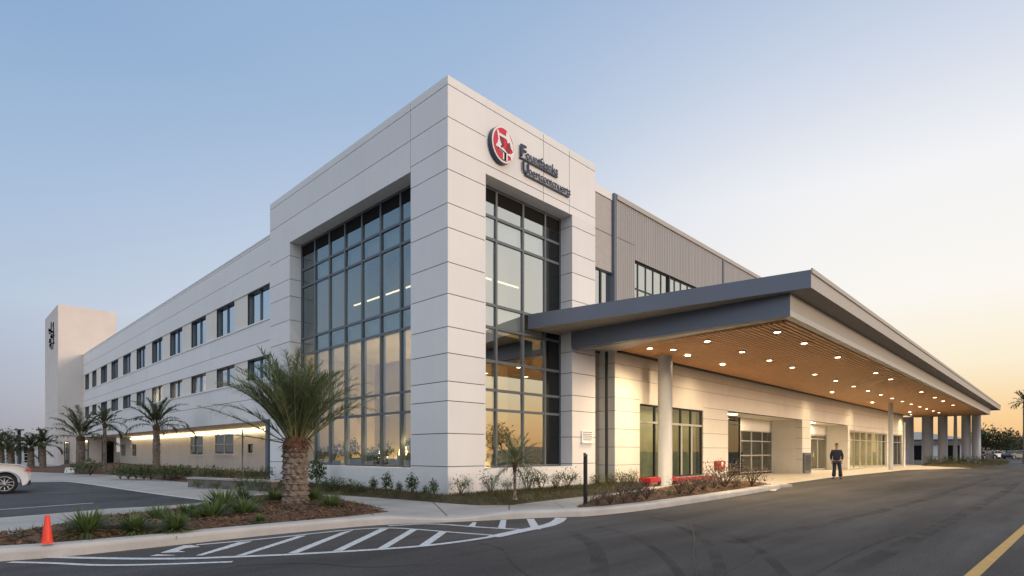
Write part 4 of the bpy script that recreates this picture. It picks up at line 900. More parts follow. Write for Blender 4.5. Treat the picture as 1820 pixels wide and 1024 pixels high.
def bush(name, seed, leaves, rx, rz, lsz, m, stems=7, open_=.0):
    rnd = random.Random(seed); t = empty(name, (0, 0, 0)); s = MB(); tips = []
    for i in range(stems):
        a = rnd.uniform(0, 6.28); r = rx*rnd.uniform(.2, .85); tip = Vector((math.cos(a)*r, math.sin(a)*r, rz*rnd.uniform(.6, 1.0)))
        mid = tip*.5+Vector((rnd.uniform(-.05, .05), rnd.uniform(-.05, .05), rz*.08)); s.tube([(0, 0, 0), mid, tip], [.012, .008, .004], 4, 0, caps=False); tips += [tip, mid.lerp(tip, .5)]
    s.build('stem', M_TWIG, t); s = MB()
    for i in range(leaves):
        if open_ > rnd.random(): c = rnd.choice(tips)+Vector((rnd.gauss(0, .06), rnd.gauss(0, .06), rnd.gauss(0, .06)))*(rx/.35)
        else:
            a = rnd.uniform(0, 6.28); u = rnd.random()**.45; th_ = math.acos(rnd.uniform(-.3, 1)); c = Vector((math.cos(a)*math.sin(th_)*rx*u, math.sin(a)*math.sin(th_)*rx*u, rz*.42+math.cos(th_)*rz*.58*u))
            c += Vector((noise.noise(c*6+Vector((seed, 0, 0))), noise.noise(c*6+Vector((0, seed, 0))), noise.noise(c*6)))*rx*.25
        c.z = max(c.z, .01)
        d = Vector((rnd.gauss(0, 1), rnd.gauss(0, 1), rnd.gauss(.4, .8))).normalized(); leaf_strip(s, c, d, lsz*rnd.uniform(.7, 1.3), lsz*.5, .2, 1 if lsz < .05 else 2)
    s.build('foliage', m, t); return t
proto = {'green': [bush('shrub', 60+i, 420, .42, .55, .075, M_SHRUB) for i in range(2)], 'tall': [bush('shrub', 64, 260, .17, .62, .085, M_SHRUB, 4)], 'thin': [bush('shrub', 66+i, 300, .33, .52, .06, M_SHRUBY, 9, .7) for i in range(2)],
         'russet': [bush('shrub', 70+i, 850, .44, .46, .048, M_SHRUBB, 12, .6) for i in range(3)], 'yellow': [bush('shrub', 75+i, 520, .38, .52, .055, M_SHRUBY, 8, .3) for i in range(2)]}
used = {}
def place(kind, px, py, z, sc, lab, grp):
    i = used.get(kind, 0); used[kind] = i+1; pr = proto[kind]; p = G(px, py, z)
    if i < len(pr): r = pr[i]; r.location = (p.x, p.y, z); r.rotation_euler = (0, 0, i*2.1); r.scale = (sc, sc, sc); tag(r, lab, 'shrub', grp)
    else: r = dup(pr[i % len(pr)], (p.x, p.y, z), i*2.1, sc, lab, grp)
    r['category'] = 'shrub'
g1 = 'young shrubs along the left foot of the corner block'
place('tall', 563, 866, .2, 1.7, 'tall upright dark shrub just right of the big palm trunk', g1)
for q in ((578, 872, .8, 'shrub at the foot of the tall upright shrub by the palm'), (600, 872, .75, 'spreading dark shrub second right of the big palm'), (622, 874, .7, 'spreading dark shrub third right of the big palm'), (640, 875, .55, 'loose shrub where the shrub clump by the palm ends')): place('green', q[0], q[1], .2, q[2], q[3], g1)
for q in ((664, 876, .75, 'slender small shrub at the base wall, nearest the palm clump'), (688, 879, 1.0, 'slender tall sprig under the left glazing'), (709, 879.5, .6, 'squat sprig between two taller sprigs under the left glazing'), (733, 882, 1.0, 'slender sprig below the right end of the left glazing'), (756, 883, .5, 'tiny pale sprig left of the corner block edge'), (770, 885, .8, 'slender sprig nearest the corner block edge on its shaded side')): place('tall', q[0], q[1], .22, q[2], q[3], g1)
g2 = 'airy shrubs along the right foot of the corner block'
for q in ((818, 880, .95, 'airy twiggy shrub nearest the building corner on the lit side'), (872, 878, 1.0, 'airy shrub between the corner and the young palm'), (903, 875, .7, 'small airy shrub just left of the young palm stem'), (938, 876, 1.2, 'large airy shrub just right of the young palm stem'), (962, 874, 1.1, 'airy shrub second right of the young palm'), (987, 872, .95, 'airy shrub at the foot of the right reveal'), (1007, 871, 1.2, 'fuller airy shrub in front of the right pier')): place('thin', q[0], q[1], .24, q[2], q[3], g2)
g3 = 'yellow-green shrubs by the downpipe'
for q in ((1062, 866, .85, 'yellow-green shrub left of the black downpipe'), (1088, 864, .8, 'yellow-green shrub right of the black downpipe'), (1105, 864, .95, 'middle yellow-green shrub between downpipe and red bench'), (1124, 864, 1.0, 'yellow-green shrub touching the end of the red bench')): place('yellow', q[0], q[1], .2, q[2], q[3], g3)
g4 = 'russet shrubs in the kerbside bed'
for q in ((1062, 898, .7, 'sparse russet shrub just right of the black bollard'), (1085, 897, .7, 'low russet shrub second right of the bollard'), (1108, 893, .95, 'russet shrub midway between bollard and big column'), (1128, 890, 1.05, 'dense russet shrub left of the big column'), (1150, 888, .85, 'russet shrub in front left of the big column'), (1207, 879, .95, 'russet shrub just right of the big column'), (1228, 877, 1.0, 'russet shrub second right of the big column'), (1250, 873, 1.05, 'russet shrub below the alarm box, left one'), (1268, 870, 1.1, 'russet shrub below the alarm box, right one'), (1287, 867, 1.75, 'tallest twiggy russet shrub in front of the porch'), (1308, 866, .7, 'small russet shrub between the two tall ones'), (1336, 864, 1.35, 'lone russet shrub at the pointed end of the kerbside bed')): place('russet', q[0], q[1], .17, q[2], q[3], g4)
place('yellow', 1187, 884, .17, .45, 'low green clump at the foot of the big column', g4)
g5 = 'hedge shrubs below the strip lamp'
for i, px in enumerate((214, 228, 242, 256, 268, 292, 306, 320, 336)):
    place('green', px, 851+i*.4, .12, 1.25, ['hedge shrub nearest the dark doorway', 'second hedge shrub from the dark doorway', 'hedge shrub under the two small windows', 'hedge shrub left of the slim palm by one', 'hedge shrub touching the slim palm trunk on its left', 'hedge shrub touching the slim palm trunk on its right', 'second hedge shrub right of the slim palm', 'third hedge shrub right of the slim palm', 'hedge shrub at the left end of the retaining wall'][i], g5)
g6 = 'shrubs behind the retaining wall'
for i, (px, sc) in enumerate(((361, .9), (380, 1.1), (393, .7), (412, .9), (440, .95), (455, .7), (472, 1.0))):
    place('green', px, 853, .3, sc*.95, ['shrub behind the retaining wall under the first barred window', 'fuller shrub behind the retaining wall between the barred windows', 'small shrub behind the retaining wall left of the lamp post', 'shrub behind the retaining wall right of the lamp post', 'shrub behind the retaining wall below the small square window', 'little shrub behind the retaining wall right of the small square window', 'shrub behind the retaining wall against the slate post'][i], g6)
place('green', 160, 845, .15, 1.6, 'bushy shrub at the foot of the doorway palm', g5); place('green', 135, 842, .15, 1.2, 'bushy shrub left of the doorway palm trunk', g5)
g8 = 'low plants in front of the retaining wall'
for px, sc, lab in ((352, .55, 'low plant in front of the retaining wall at its left end'), (385, .5, 'low plant in front of the middle of the retaining wall'), (428, .8, 'fuller plant in front of the retaining wall below the lamp post'), (462, .9, 'fullest plant in front of the retaining wall near the slate post')): place('green', px, 868+(px-352)*.06, .12, sc, lab, g8)
g7 = 'shrubs on the traffic island'
for i, px in enumerate((1655, 1685, 1712, 1740)): place('green', px, 826, .1, 1.6, ['island shrub below the leftmost far columns', 'island shrub below the thin far column', 'island shrub between the two rightmost far columns', 'island shrub beside the parked cars'][i], g7)
pots = [(10.75, 20.9), (10.8, 20.1), (10.75, 18.8), (10.85, 17.6), (10.75, 16.5), (10.8, 14.9), (11.6, 12.85), (12.5, 12.8), (13.6, 12.9)]  # plants added indoors as dark shapes for hedges reflected in the glass
pb = bush('added_potted_plant', 140, 300, .34, .62, .10, M_SHRUB, 8); s = MB(); s.tube([(0, 0, -.45), (0, 0, .02)], [.16, .21], 14); s.build('pot', M_FRAMEDK, pb)
for i, (x, y) in enumerate(pots):
    o = pb if i == 0 else dup(pb, (0, 0, 0))
    o.location = (x, y, .95); o.rotation_euler = (0, 0, i*1.3); o.scale = (1+.2*(i % 2), 1+.2*(i % 2), 1+.15*(i % 3))
    o.location.z = .5+.45*o.scale.z
    tag(o, 'dark potted plant added for reflected hedges, just inside the lobby glazing' if i < 6 else 'dark potted plant added for reflected hedges, inside the right glazing behind the young palm', 'potted plant', 'added potted plants behind the left glazing' if i < 6 else 'added potted plants behind the right glazing')
# ------------------------------------------------------------------ trees
def tree(label, x, y, h, r, seed, leaves=1500, trunk=.25, group='trees'):
    rnd = random.Random(seed); t = empty('broadleaf_tree', (x, y, 0), label, 'tree', group); s = MB()
    s.tube([(x, y, 0), (x+.1, y, h*.35), (x, y, h*.6)], [trunk, trunk*.7, trunk*.3], 7, 0)
    cl = []
    for i in range(16):
        a = rnd.uniform(0, 6.28); q = rnd.random()**.6; c = Vector((x+math.cos(a)*r*q*.8, y+math.sin(a)*r*q*.8, h*(.42+.48*rnd.random()*(1.1-q*.6)))); cl.append((c, r*rnd.uniform(.28, .5)))
        s.tube([(x, y, h*.35), (c.x, c.y, c.z)], [trunk*.35, .02], 4, 0, caps=False)
    s.build('trunk', M_TWIG, t); s = MB()
    for i in range(leaves):
        c, rr_ = rnd.choice(cl); d = Vector((rnd.gauss(0, 1), rnd.gauss(0, 1), rnd.gauss(0, .8))); d.normalize(); p_ = c+d*rr_*rnd.random()**.4; p_.z = max(p_.z, .2)
        leaf_strip(s, p_, Vector((rnd.gauss(0, 1), rnd.gauss(0, 1), rnd.gauss(0, .6))).normalized(), h*.085*rnd.uniform(.6, 1.3), h*.05, .2, 1)
    s.build('crown', M_TREE, t); return t
for i, (px, dist, h, r, lab) in enumerate(((1752, 120, 6.3, 4.2, 'dark tree right of the last far column'), (1776, 105, 5.9, 4.0, 'round dark tree below the radio mast'), (1800, 130, 6.0, 4.5, 'dark tree left of the fan palm'), (1825, 118, 6.2, 4.5, 'dark tree cut by the right edge'), (1650, 190, 5.5, 5, 'distant tree seen between the leftmost far columns'), (1706, 190, 5.5, 5, 'distant tree seen between the middle far columns'))):
    v = ray(px, 0); k = dist/(v[0]*FV[0]+v[1]*FV[1]); tree(lab, v[0]*k, v[1]*k, h, r, 80+i, 1500, .25, 'trees behind the far columns')
for i, (px, dist, h, r, lab) in enumerate(((-30, 78, 5, 3.5, 'dark tree at the far left beyond the palms'), (14, 82, 4.2, 3.2, 'dark tree behind the leftmost palm'), (36, 90, 4.2, 3.4, 'dark tree between the left palms'), (68, 95, 4.4, 3.4, 'dark tree behind the wind-bent palm'))):
    v = ray(px, 0); k = dist/(v[0]*FV[0]+v[1]*FV[1]); tree(lab, v[0]*k, v[1]*k, h, r, 90+i, 900, .2, 'trees at the far left')
for i, (x, y, h) in enumerate(((8, -30, 4.6), (16, -34, 5.4), (25, -31, 4.4), (34, -33, 5.2), (44, -30, 4.8), (55, -32, 5.5), (-4, -32, 4.8))):
    tree('dark tree across the road, mirrored in the entrance glazing', x, y, h, h*.62, 100+i, 900, .25, 'trees across the road')
for i, (x, y, h) in enumerate(((-48, 6, 6), (-52, 20, 7), (-50, 33, 6.5), (-55, 48, 7), (-46, -6, 6))):
    tree('dark tree beyond the parking, mirrored low in the left glazing', x, y, h, h*.7, 110+i, 900, .25, 'trees beyond the parking')
# far tree belt
rnd = random.Random(9); s = MB()
for i in range(5200):
    px = rnd.uniform(1560, 2100) if i % 2 else rnd.uniform(-500, 130); v = ray(px, 0); dist = rnd.uniform(215, 260); k = dist/(v[0]*FV[0]+v[1]*FV[1]); hh = 4.2+1.8*noise.noise(Vector((px*.03, 0, 0)))+1.2*noise.noise(Vector((px*.11, 5, 0)))
    c = Vector((v[0]*k, v[1]*k, rnd.uniform(0, max(1.5, hh)))); leaf_strip(s, c, Vector((rnd.gauss(0, 1), rnd.gauss(0, 1), rnd.gauss(0, .7))).normalized(), 2.0, 1.2, .1, 1)
stuff(s.build('tree_belt', M_TREE), 'far off dark belt of trees along the horizon', 'wood')
# ------------------------------------------------------------------ street objects
p = G(84, 961, .22); x, y = p.x, p.y
cn = empty('traffic_cone', (x, y, .2), 'bright orange-red traffic cone on the mulch at the left', 'traffic cone')
s = MB(); s.tube([(x, y, .2), (x, y, .22), (x, y, .545), (x, y, .555)], [.062, .06, .026, .02], 20, 0); s.build('cone_body', M_ORANGE, cn)
s = MB(); s.box(x-.065, x+.065, y-.065, y+.065, .185, .203); s.build('cone_base', M_ORANGE, cn, bevel=.008)
p = G(1040.5, 895, .2); x, y = p.x, p.y
bo = empty('bollard_post', (x, y, .2), 'slim black square post beside the kerbside bed', 'post')
s = MB(); s.box(x-.035, x+.035, y-.035, y+.035, .15, 1.28); s.build('post', M_BLACK, bo, bevel=.004)
s = MB(); s.box(x-.035, x-.022, y-.035, y+.035, 1.28, 1.36); s.box(x+.022, x+.035, y-.035, y+.035, 1.28, 1.33); s.build('bracket', M_FRAME, bo)
p = G(431, 846, .2); x, y = p.x, p.y
lp = empty('lamp_post', (x, y, .2), 'thin grey post standing before the second barred window of the wing', 'post')
s = MB(); s.tube([(x, y, .1), (x, y, 2.42)], .035, 8); s.build('post', M_FRAME, lp)
s = MB(); s.box(x-.09, x+.09, y-.09, y+.09, .1, .2); s.build('base', M_FRAME, lp)
k = ray(1607.5, 0); t = 49/(k[0]*FV[0]+k[1]*FV[1]); x, y = k[0]*t, k[1]*t
sp_ = empty('slim_post', (x, y, 0), 'very thin pale post left of the first far column', 'post')
s = MB(); s.tube([(x, y, 0), (x, y, 3.9)], .06, 8); s.build('post', M_SIGNW, sp_); s = MB(); s.tube([(x, y, 0), (x, y, .06)], .14, 10); s.build('base', M_SIGNW, sp_)
# red bench
rb = empty('red_bench', (21, 11.1, .1), 'long low bright red bench below the first entrance window', 'bench')
s = MB(); s.box(18.2, 20.2, 10.75, 11.25, .24, .42); s.box(20.24, 23.8, 10.80, 11.25, .20, .33); s.build('seat', M_RED, rb, bevel=.03)
for xa in (18.4, 19.9, 20.6, 22.2, 23.5):
    s = MB(); s.box(xa-.1, xa+.1, 10.85, 11.2, .05, .23); s.build('leg', M_RED, rb)
# white slab
p = G(126, 841, .12); ws = MB(); ws.prism([(p.x-.3, p.y), (p.x+.35, p.y-.1), (p.x+.42, p.y+.25), (p.x-.22, p.y+.3)], [.12, .12, .24, .24], [.2, .2, .44, .44], 0)
tag(ws.build('white_board', M_SIGNW), 'small tilted white board on the ground at the foot of the doorway palm', 'board')
# radio mast
k = ray(1764, 0); t = 210/(k[0]*FV[0]+k[1]*FV[1]); x, y = k[0]*t, k[1]*t
ms = empty('radio_mast', (x, y, 0), 'thin distant radio mast against the orange sky', 'mast')
s = MB(); s.tube([(x, y, 0), (x, y, 11.5)], [.18, .06], 6); s.build('mast', M_SOFFIT, ms); s = MB(); s.tube([(x-.6, y, 10.2), (x+.6, y, 10.2)], .05, 4); s.build('antenna', M_SOFFIT, ms)
# low buildings far off
lb = empty('low_building', (112, 20, 0), 'low pale building with dark openings seen between the far columns', 'building')
s = MB(); s.box(108, 122, 10.6, 40, 0, 2.55, 0); s.box(107.4, 123, 10.2, 40.5, 2.55, 3.2, 1); s.build('wall', [M_PANEL, M_SOFFIT], lb)
s = MB(); s.add([(106.8, 9.9, 3.2), (123.5, 9.9, 3.2), (123.5, 41, 3.2), (106.8, 41, 3.2), (115, 17, 4.6), (115, 32, 4.6)], [(0, 1, 4), (1, 2, 5, 4), (2, 3, 5), (3, 0, 4, 5), (0, 3, 2, 1)]); s.build('roof', M_SOFFIT, lb)
for i in range(7):
    s = MB(); s.box(107.9, 108.2, 11.2+i*3.6, 13.6+i*3.6, 0, 2.3); s.build('opening', M_DARK, lb)
ll_ = empty('low_building', (6, 62, 0), 'low white building with dark openings behind the left palms', 'building')
a = G(22, 0+838, 0); 
v0 = ray(20, 0); v1 = ray(84, 0); k0 = 66/(v0[0]*FV[0]+v0[1]*FV[1]); k1 = 66/(v1[0]*FV[0]+v1[1]*FV[1])
A = Vector((v0[0]*k0, v0[1]*k0)); B = Vector((v1[0]*k1, v1[1]*k1)); D = (B-A).normalized(); Nn = Vector((-D.y, D.x)); Ln = (B-A).length
def lbox(s, u0, u1, n0, n1, z0, z1, mi=0): s.prism([tuple(A+D*u0+Nn*n0), tuple(A+D*u1+Nn*n0), tuple(A+D*u1+Nn*n1), tuple(A+D*u0+Nn*n1)], z0, z1, mi)
s = MB(); lbox(s, 0, Ln+3, 0, 6, 0, 2.3); s.build('wall', M_PANEL, ll_); s = MB(); lbox(s, -.3, Ln+3.2, -1.2, 6.2, 2.3, 2.55); s.build('roof', M_PANEL2, ll_)
for u in (.8, 1.5, 2.1, 3.2):
    s = MB(); lbox(s, u, u+.4, -.06, .05, 0, 1.95); s.build('opening', M_DARK, ll_)
for u in (.1, 1.35, 2.9):
    s = MB(); lbox(s, u, u+.16, -1.1, -.95, 0, 2.3); s.build('column', M_PANEL, ll_)
fn = empty('railing', (A.x, A.y, 0), 'thin pale railing before the low building at the left', 'railing')
s = MB()
for z in (.35, .75, 1.1): lbox(s, -6, Ln+.6, -3.0, -2.96, z, z+.05)
s.build('rail', M_ALU, fn)
for u in range(-6, 6):
    s = MB(); lbox(s, u*1.0, u*1.0+.07, -3.02, -2.94, 0, 1.2); s.build('post', M_ALU, fn)
for i, px in enumerate((34, 73)):
    v = ray(px, 0); kk = 52/(v[0]*FV[0]+v[1]*FV[1]); x, y = v[0]*kk, v[1]*kk
    t = empty('street_lamp', (x, y, 0), ['dark lamp post between the two left palms', 'dark lamp post against the left edge of the far tower'][i], 'lamp post', 'lamp posts at the left')
    s = MB(); s.tube([(x, y, 0), (x, y, 3.3)], .13, 8); s.build('post', M_FRAMEDK, t); s = MB(); s.box(x-.35, x+.35, y-.15, y+.15, 3.3, 3.42); s.build('lamp_head', M_FRAMEDK, t)
# ------------------------------------------------------------------ cars
def car(label, paint, loc, rz, group=None, first=None):
    t = empty('parked_car', (0, 0, 0), label, 'car', group)
    prof_ = [(-1.93, .42), (-1.95, .62), (-1.88, .80), (-1.7, .87), (-1.0, .93), (.75, .90), (1.5, .82), (2.05, .66), (2.2, .50), (2.18, .28)]
    def arch(cx_): return [(cx_+.40*math.cos(a_), .30+.40*math.sin(a_)) for a_ in [math.pi*i/10 for i in range(11)]]
    low = [(2.0, .22)] + [(1.80, .22)] + [q for q in arch(1.38) if q[1] > .22] + [(.96, .22), (-.92, .22)] + [q for q in arch(-1.35) if q[1] > .22] + [(-1.76, .24), (-1.86, .28)]
    out = prof_ + low; n = len(out); s = MB()
    ws_ = [(-.88, 1, 0), (-.80, .985, .0), (.80, .985, .0), (.88, 1, 0)]
    ys = [-.80, -.88, -.90, -.90, .90, .90, .88, .80]
    def wrow(yv, shr): return [(px_*shr, yv, pz if pz < .5 else .5+(pz-.5)*(shr)) for px_, pz in out]
    rows_ = [wrow(-.74, .985), wrow(-.86, .995), wrow(-.89, 1), wrow(.89, 1), wrow(.86, .995), wrow(.74, .985)]
    for r_ in rows_: s.v += r_
    for a_ in range(5):
        for i in range(n): j = (i+1) % n; s.f.append([a_*n+i, a_*n+j, (a_+1)*n+j, (a_+1)*n+i]); s.m.append(0); s.sm.append(True)
    s.f.append(list(range(n))[::-1]); s.m.append(0); s.sm.append(False); s.f.append([5*n+i for i in range(n)]); s.m.append(0); s.sm.append(False)
    o = s.build('body', paint, t, tri=True)
    gh = [(-1.25, .89), (-.85, 1.27), (-.55, 1.38), (.25, 1.37), (.55, 1.28), (1.25, .87)]
    def ghrow(k, zc=0): return gh
    s = MB()
    for yv, ins in ((-.80, 0), (.80, 0)):
        s.v += [(gx*(1-.0*gz), yv*(1-.26*max(0, (gz-.87)/.5)), gz) for gx, gz in gh]
    m_ = len(gh); s.f += [list(range(m_)), [m_+i for i in range(m_)][::-1]] + [[i, m_+i, m_+(i+1) % m_, (i+1) % m_] for i in range(m_)]; s.m += [0]*(m_+2); s.sm += [False]*(m_+2)
    s.build('window_glass', M_CARGL, t, tri=True)
    s = MB(); rp = [(-.86, 1.275), (-.55, 1.395), (.25, 1.385), (.57, 1.29)]
    for yv in (-.62, .62): s.v += [(gx, yv, gz+.004) for gx, gz in rp]
    for i in range(3): s.f.append([i, 4+i, 5+i, i+1]); s.m.append(0); s.sm.append(True)
    for sg in (-1, 1):
        s.tube([(-1.22, sg*.80, .90), (-.85, sg*.645, 1.275), (-.55, sg*.60, 1.385), (.25, sg*.60, 1.375), (.57, sg*.64, 1.285), (1.22, sg*.80, .88)], .028, 5, 0); s.tube([(-.35, sg*.615, 1.375), (-.40, sg*.80, .90)], .026, 5, 0)
    s.build('roof', paint, t)
    for sx in (-1.35, 1.38):
        for sg in (-1, 1):
            s = MB(); s.tube([(sx, sg*.70, .31), (sx, sg*.72, .31), (sx, sg*.86, .31), (sx, sg*.88, .31)], [.28, .31, .31, .28], 22, 0); wh = s.build('wheel', M_TYRE, t)
            s = MB(); yo = sg*.884
            for k_ in range(5):
                a_ = 2*math.pi*k_/5; d = Vector((math.cos(a_), 0, math.sin(a_))); q = Vector((-d.z, 0, d.x)); c = Vector((sx, yo, .31))
                for off in (-.35, .35):
                    e_ = (d+q*off).normalized(); s.tube([c+d*.03, c+e_*.205], [.022, .016], 5, 0)
            ring = [Vector((sx+.215*math.cos(2*math.pi*i/20), yo, .31+.215*math.sin(2*math.pi*i/20))) for i in range(21)]; s.tube(ring, .014, 5, 0, caps=False)
            s.tube([(sx, yo-.004, .31), (sx, yo+sg*.012, .31)], .045, 10, 0); s.build('rim', M_RIM, wh)
    for sg in (-1, 1):
        s = MB(); s.box(-1.96, -1.84, sg*.62, sg*.90, .67, .75); s.build('taillight', M_TAIL, t, bevel=.02)
        s = MB(); s.box(1.92, 2.13, sg*.58, sg*.86, .58, .68); s.build('headlight', M_SIGNW, t, bevel=.02)
        s = MB(); s.box(.72, .90, sg*.90, sg*1.05, .90, 1.02); s.build('mirror', paint, t, bevel=.02)
    s = MB(); s.box(-1.96, -1.80, -.7, .7, .24, .40); s.build('bumper', M_BLACK, t, bevel=.02)
    t.location = loc; t.rotation_euler = (0, 0, rz); return t
wp = G(8, 878.2, .106)
# rear of the white car points right along the picture
rz = YAW - math.pi/2 + math.pi + R(41.5)
cosr, sinr = math.cos(rz), math.sin(rz)
wl = Vector((-1.35, .86))   # the wheel seen: rear, camera side
car('white parked car cut by the left edge, its rear wheel and red tail lamp showing', M_CARW, (wp.x-(wl.x*cosr-wl.y*sinr), wp.y-(wl.x*sinr+wl.y*cosr), .106), rz)
bgc = [(1748, 92, 'navy parked car nearest the last far column', M_CARD, .4), (1768, 104, 'pale parked car behind the island, left of the other pale one', M_CARW, .2), (1789, 107, 'silver parked car behind the island', M_CARS, 2.9), (1806, 96, 'dark parked car at the right edge behind the island', M_CARD, .1), (1826, 112, 'pale parked car cut by the right edge', M_CARW, .3)]
for px, dist, lab, pm, r_ in bgc:
    v = ray(px, 0); kk = dist/(v[0]*FV[0]+v[1]*FV[1]); car(lab, pm, (v[0]*kk, v[1]*kk, 0.1), YAW - math.pi/2 + r_, 'cars parked far off at the right')
# ------------------------------------------------------------------ person
def skin(name, J, E, m, parent, sub=2, root=0):
    names = list(J); idx = {k_: i for i, k_ in enumerate(names)}
    me = bpy.data.meshes.new(name); me.from_pydata([J[k_][0] for k_ in names], [(idx[a_], idx[b_]) for a_, b_ in E], []); o = bpy.data.objects.new(name, me); COL.objects.link(o)
    me_sk = o.modifiers.new('Skin', 'SKIN'); 
    if not me.skin_vertices:
        bm = bmesh.new(); bm.from_mesh(me); bm.verts.layers.skin.verify(); bm.to_mesh(me); bm.free()
    for i, k_ in enumerate(names):
        r_ = J[k_][1]; me.skin_vertices[0].data[i].radius = r_ if isinstance(r_, tuple) else (r_, r_); me.skin_vertices[0].data[i].use_root = (i == root)
    o.modifiers.new('Sub', 'SUBSURF').levels = sub; o.modifiers['Sub'].render_levels = sub
    dg = bpy.context.evaluated_depsgraph_get(); m2 = bpy.data.meshes.new_from_object(o.evaluated_get(dg)); bpy.data.objects.remove(o)
    m2.materials.clear(); m2.materials.append(m); m2.polygons.foreach_set('use_smooth', [True]*len(m2.polygons)); m2.name = name
    return link(name, m2, parent)
pp = G(1487, 851, 0); PH = 1.83
pr_ = empty('person', (0, 0, 0), 'person standing on the drive in dark navy jacket, trousers and cap', 'person')
# local: x = person's picture-right, y = away from camera, z up; facing the camera
J = {'pelvis': ((0, 0, .96), (.15, .11)), 'waist': ((0, .0, 1.10), (.135, .10)), 'chest': ((.0, .01, 1.34), (.16, .11)), 'neckb': ((0, .01, 1.50), (.07, .065)), 'neck': ((0, .0, 1.56), (.052, .055)), 'head0': ((.0, -.015, 1.64), (.068, .085)), 'head1': ((0, -.01, 1.73), (.078, .095)), 'head2': ((0, 0, 1.80), (.05, .065))}
E_ = [('pelvis', 'waist'), ('waist', 'chest'), ('chest', 'neckb'), ('neckb', 'neck'), ('neck', 'head0'), ('head0', 'head1'), ('head1', 'head2')]
for sg, n_ in ((-1, 'l'), (1, 'r')):
    fx = .15 if sg > 0 else -.10
    J.update({n_+'sh': ((sg*.19, .01, 1.44), .062), n_+'el': ((sg*.25, .05, 1.17), .045), n_+'wr': ((sg*.235, -.02, .95), .032), n_+'pa': ((sg*.23, -.05, .87), (.034, .022))})
    E_ += [('chest', n_+'sh'), (n_+'sh', n_+'el'), (n_+'el', n_+'wr'), (n_+'wr', n_+'pa')]
    J.update({n_+'hip': ((sg*.10, 0, .90), .095), n_+'kn': ((fx*.85+sg*.02, -.01, .50), .062), n_+'an': ((fx+sg*.03, .02, .10), .042), n_+'to': ((fx+sg*.07, -.13, .045), (.04, .03))})
    E_ += [('pelvis', n_+'hip'), (n_+'hip', n_+'kn'), (n_+'kn', n_+'an'), (n_+'an', n_+'to')]
    for q, (dx, ln_, dy) in enumerate(((-.024, .072, -.01), (-.008, .082, -.016), (.008, .078, -.016), (.023, .062, -.010))):
        J.update({f'{n_}f{q}a': ((sg*.23+dx*.9, -.062+dy*.3, .835), .0105), f'{n_}f{q}b': ((sg*.23+dx, -.075+dy, .835-ln_*.55), .009), f'{n_}f{q}c': ((sg*.23+dx, -.060+dy*.3, .835-ln_), .0075)})
        E_ += [(n_+'pa', f'{n_}f{q}a'), (f'{n_}f{q}a', f'{n_}f{q}b'), (f'{n_}f{q}b', f'{n_}f{q}c')]
    J.update({n_+'t1': ((sg*.185, -.07, .87), .011), n_+'t2': ((sg*.18, -.085, .83), .009)}); E_ += [(n_+'pa', n_+'t1'), (n_+'t1', n_+'t2')]
body = skin('body', J, E_, M_SKIN, pr_)
s = MB(); s.tube([(0, -.105, 1.685), (0, -.125, 1.66), (0, -.108, 1.645)], [.008, .016, .010], 6); s.build('nose', M_SKIN, pr_)
s = MB(); s.box(-.028, .028, -.100, -.088, 1.612, 1.622); s.build('mouth', mat('lips', (.32, .12, .09), .5), pr_)
for sg in (-1, 1):
    s = MB(); s.tube([(sg*.03-.012, -.096, 1.70), (sg*.03, -.102, 1.70), (sg*.03+.012, -.096, 1.70)], [.003, .009, .003], 6); s.build('eye', M_HAIR, pr_)
    s = MB(); s.tube([(sg*.078, .0, 1.66), (sg*.09, .01, 1.685), (sg*.082, .012, 1.715)], [.01, .014, .01], 6); s.build('ear', M_SKIN, pr_)
jk = {'w0': ((0, 0, .90), (.20, .145)), 'w1': ((0, 0, 1.08), (.185, .14)), 'c': ((0, .01, 1.34), (.195, .14)), 'n': ((0, .015, 1.495), (.085, .08))}; je = [('w0', 'w1'), ('w1', 'c'), ('c', 'n')]
for sg, n_ in ((-1, 'l'), (1, 'r')):
    jk.update({n_+'s': ((sg*.195, .01, 1.435), .085), n_+'e': ((sg*.255, .05, 1.17), .074), n_+'w': ((sg*.24, -.01, .965), .052)}); je += [('c', n_+'s'), (n_+'s', n_+'e'), (n_+'e', n_+'w')]
skin('jacket', jk, je, M_CLOTH, pr_)
tk = {'p': ((0, 0, .95), (.17, .125))}; te = []
for sg, n_ in ((-1, 'l'), (1, 'r')):
    fx = .15 if sg > 0 else -.10
    tk.update({n_+'h': ((sg*.10, 0, .86), .115), n_+'k': ((fx*.85+sg*.02, -.01, .50), .088), n_+'a': ((fx+sg*.03, .01, .085), (.10, .11))}); te += [('p', n_+'h'), (n_+'h', n_+'k'), (n_+'k', n_+'a')]
skin('trousers', tk, te, M_CLOTH2, pr_)
for sg in (-1, 1):
    fx = .15 if sg > 0 else -.10; cx_ = fx+sg*.05
    skin('shoe', {'h': ((fx+sg*.03, .06, .045), (.045, .045)), 'm': ((cx_, -.06, .042), (.048, .04)), 't': ((fx+sg*.08, -.17, .035), (.042, .032))}, [('h', 'm'), ('m', 't')], M_BLACK, pr_)
skin('hair', {'a': ((0, .05, 1.62), (.06, .04)), 'b': ((0, .055, 1.72), (.08, .06)), 'c': ((0, .03, 1.80), (.07, .06))}, [('a', 'b'), ('b', 'c')], M_HAIR, pr_)
cap = skin('cap', {'a': ((0, .005, 1.755), (.094, .112)), 'b': ((0, .01, 1.815), (.086, .10)), 'c': ((0, .015, 1.85), (.045, .055))}, [('a', 'b'), ('b', 'c')], M_BLACK, pr_)
s = MB(); s.prism([(-.075, -.08), (.075, -.08), (.07, -.15), (.03, -.18), (-.03, -.18), (-.07, -.15)], 1.752, 1.764); s.build('cap_brim', M_BLACK, cap)
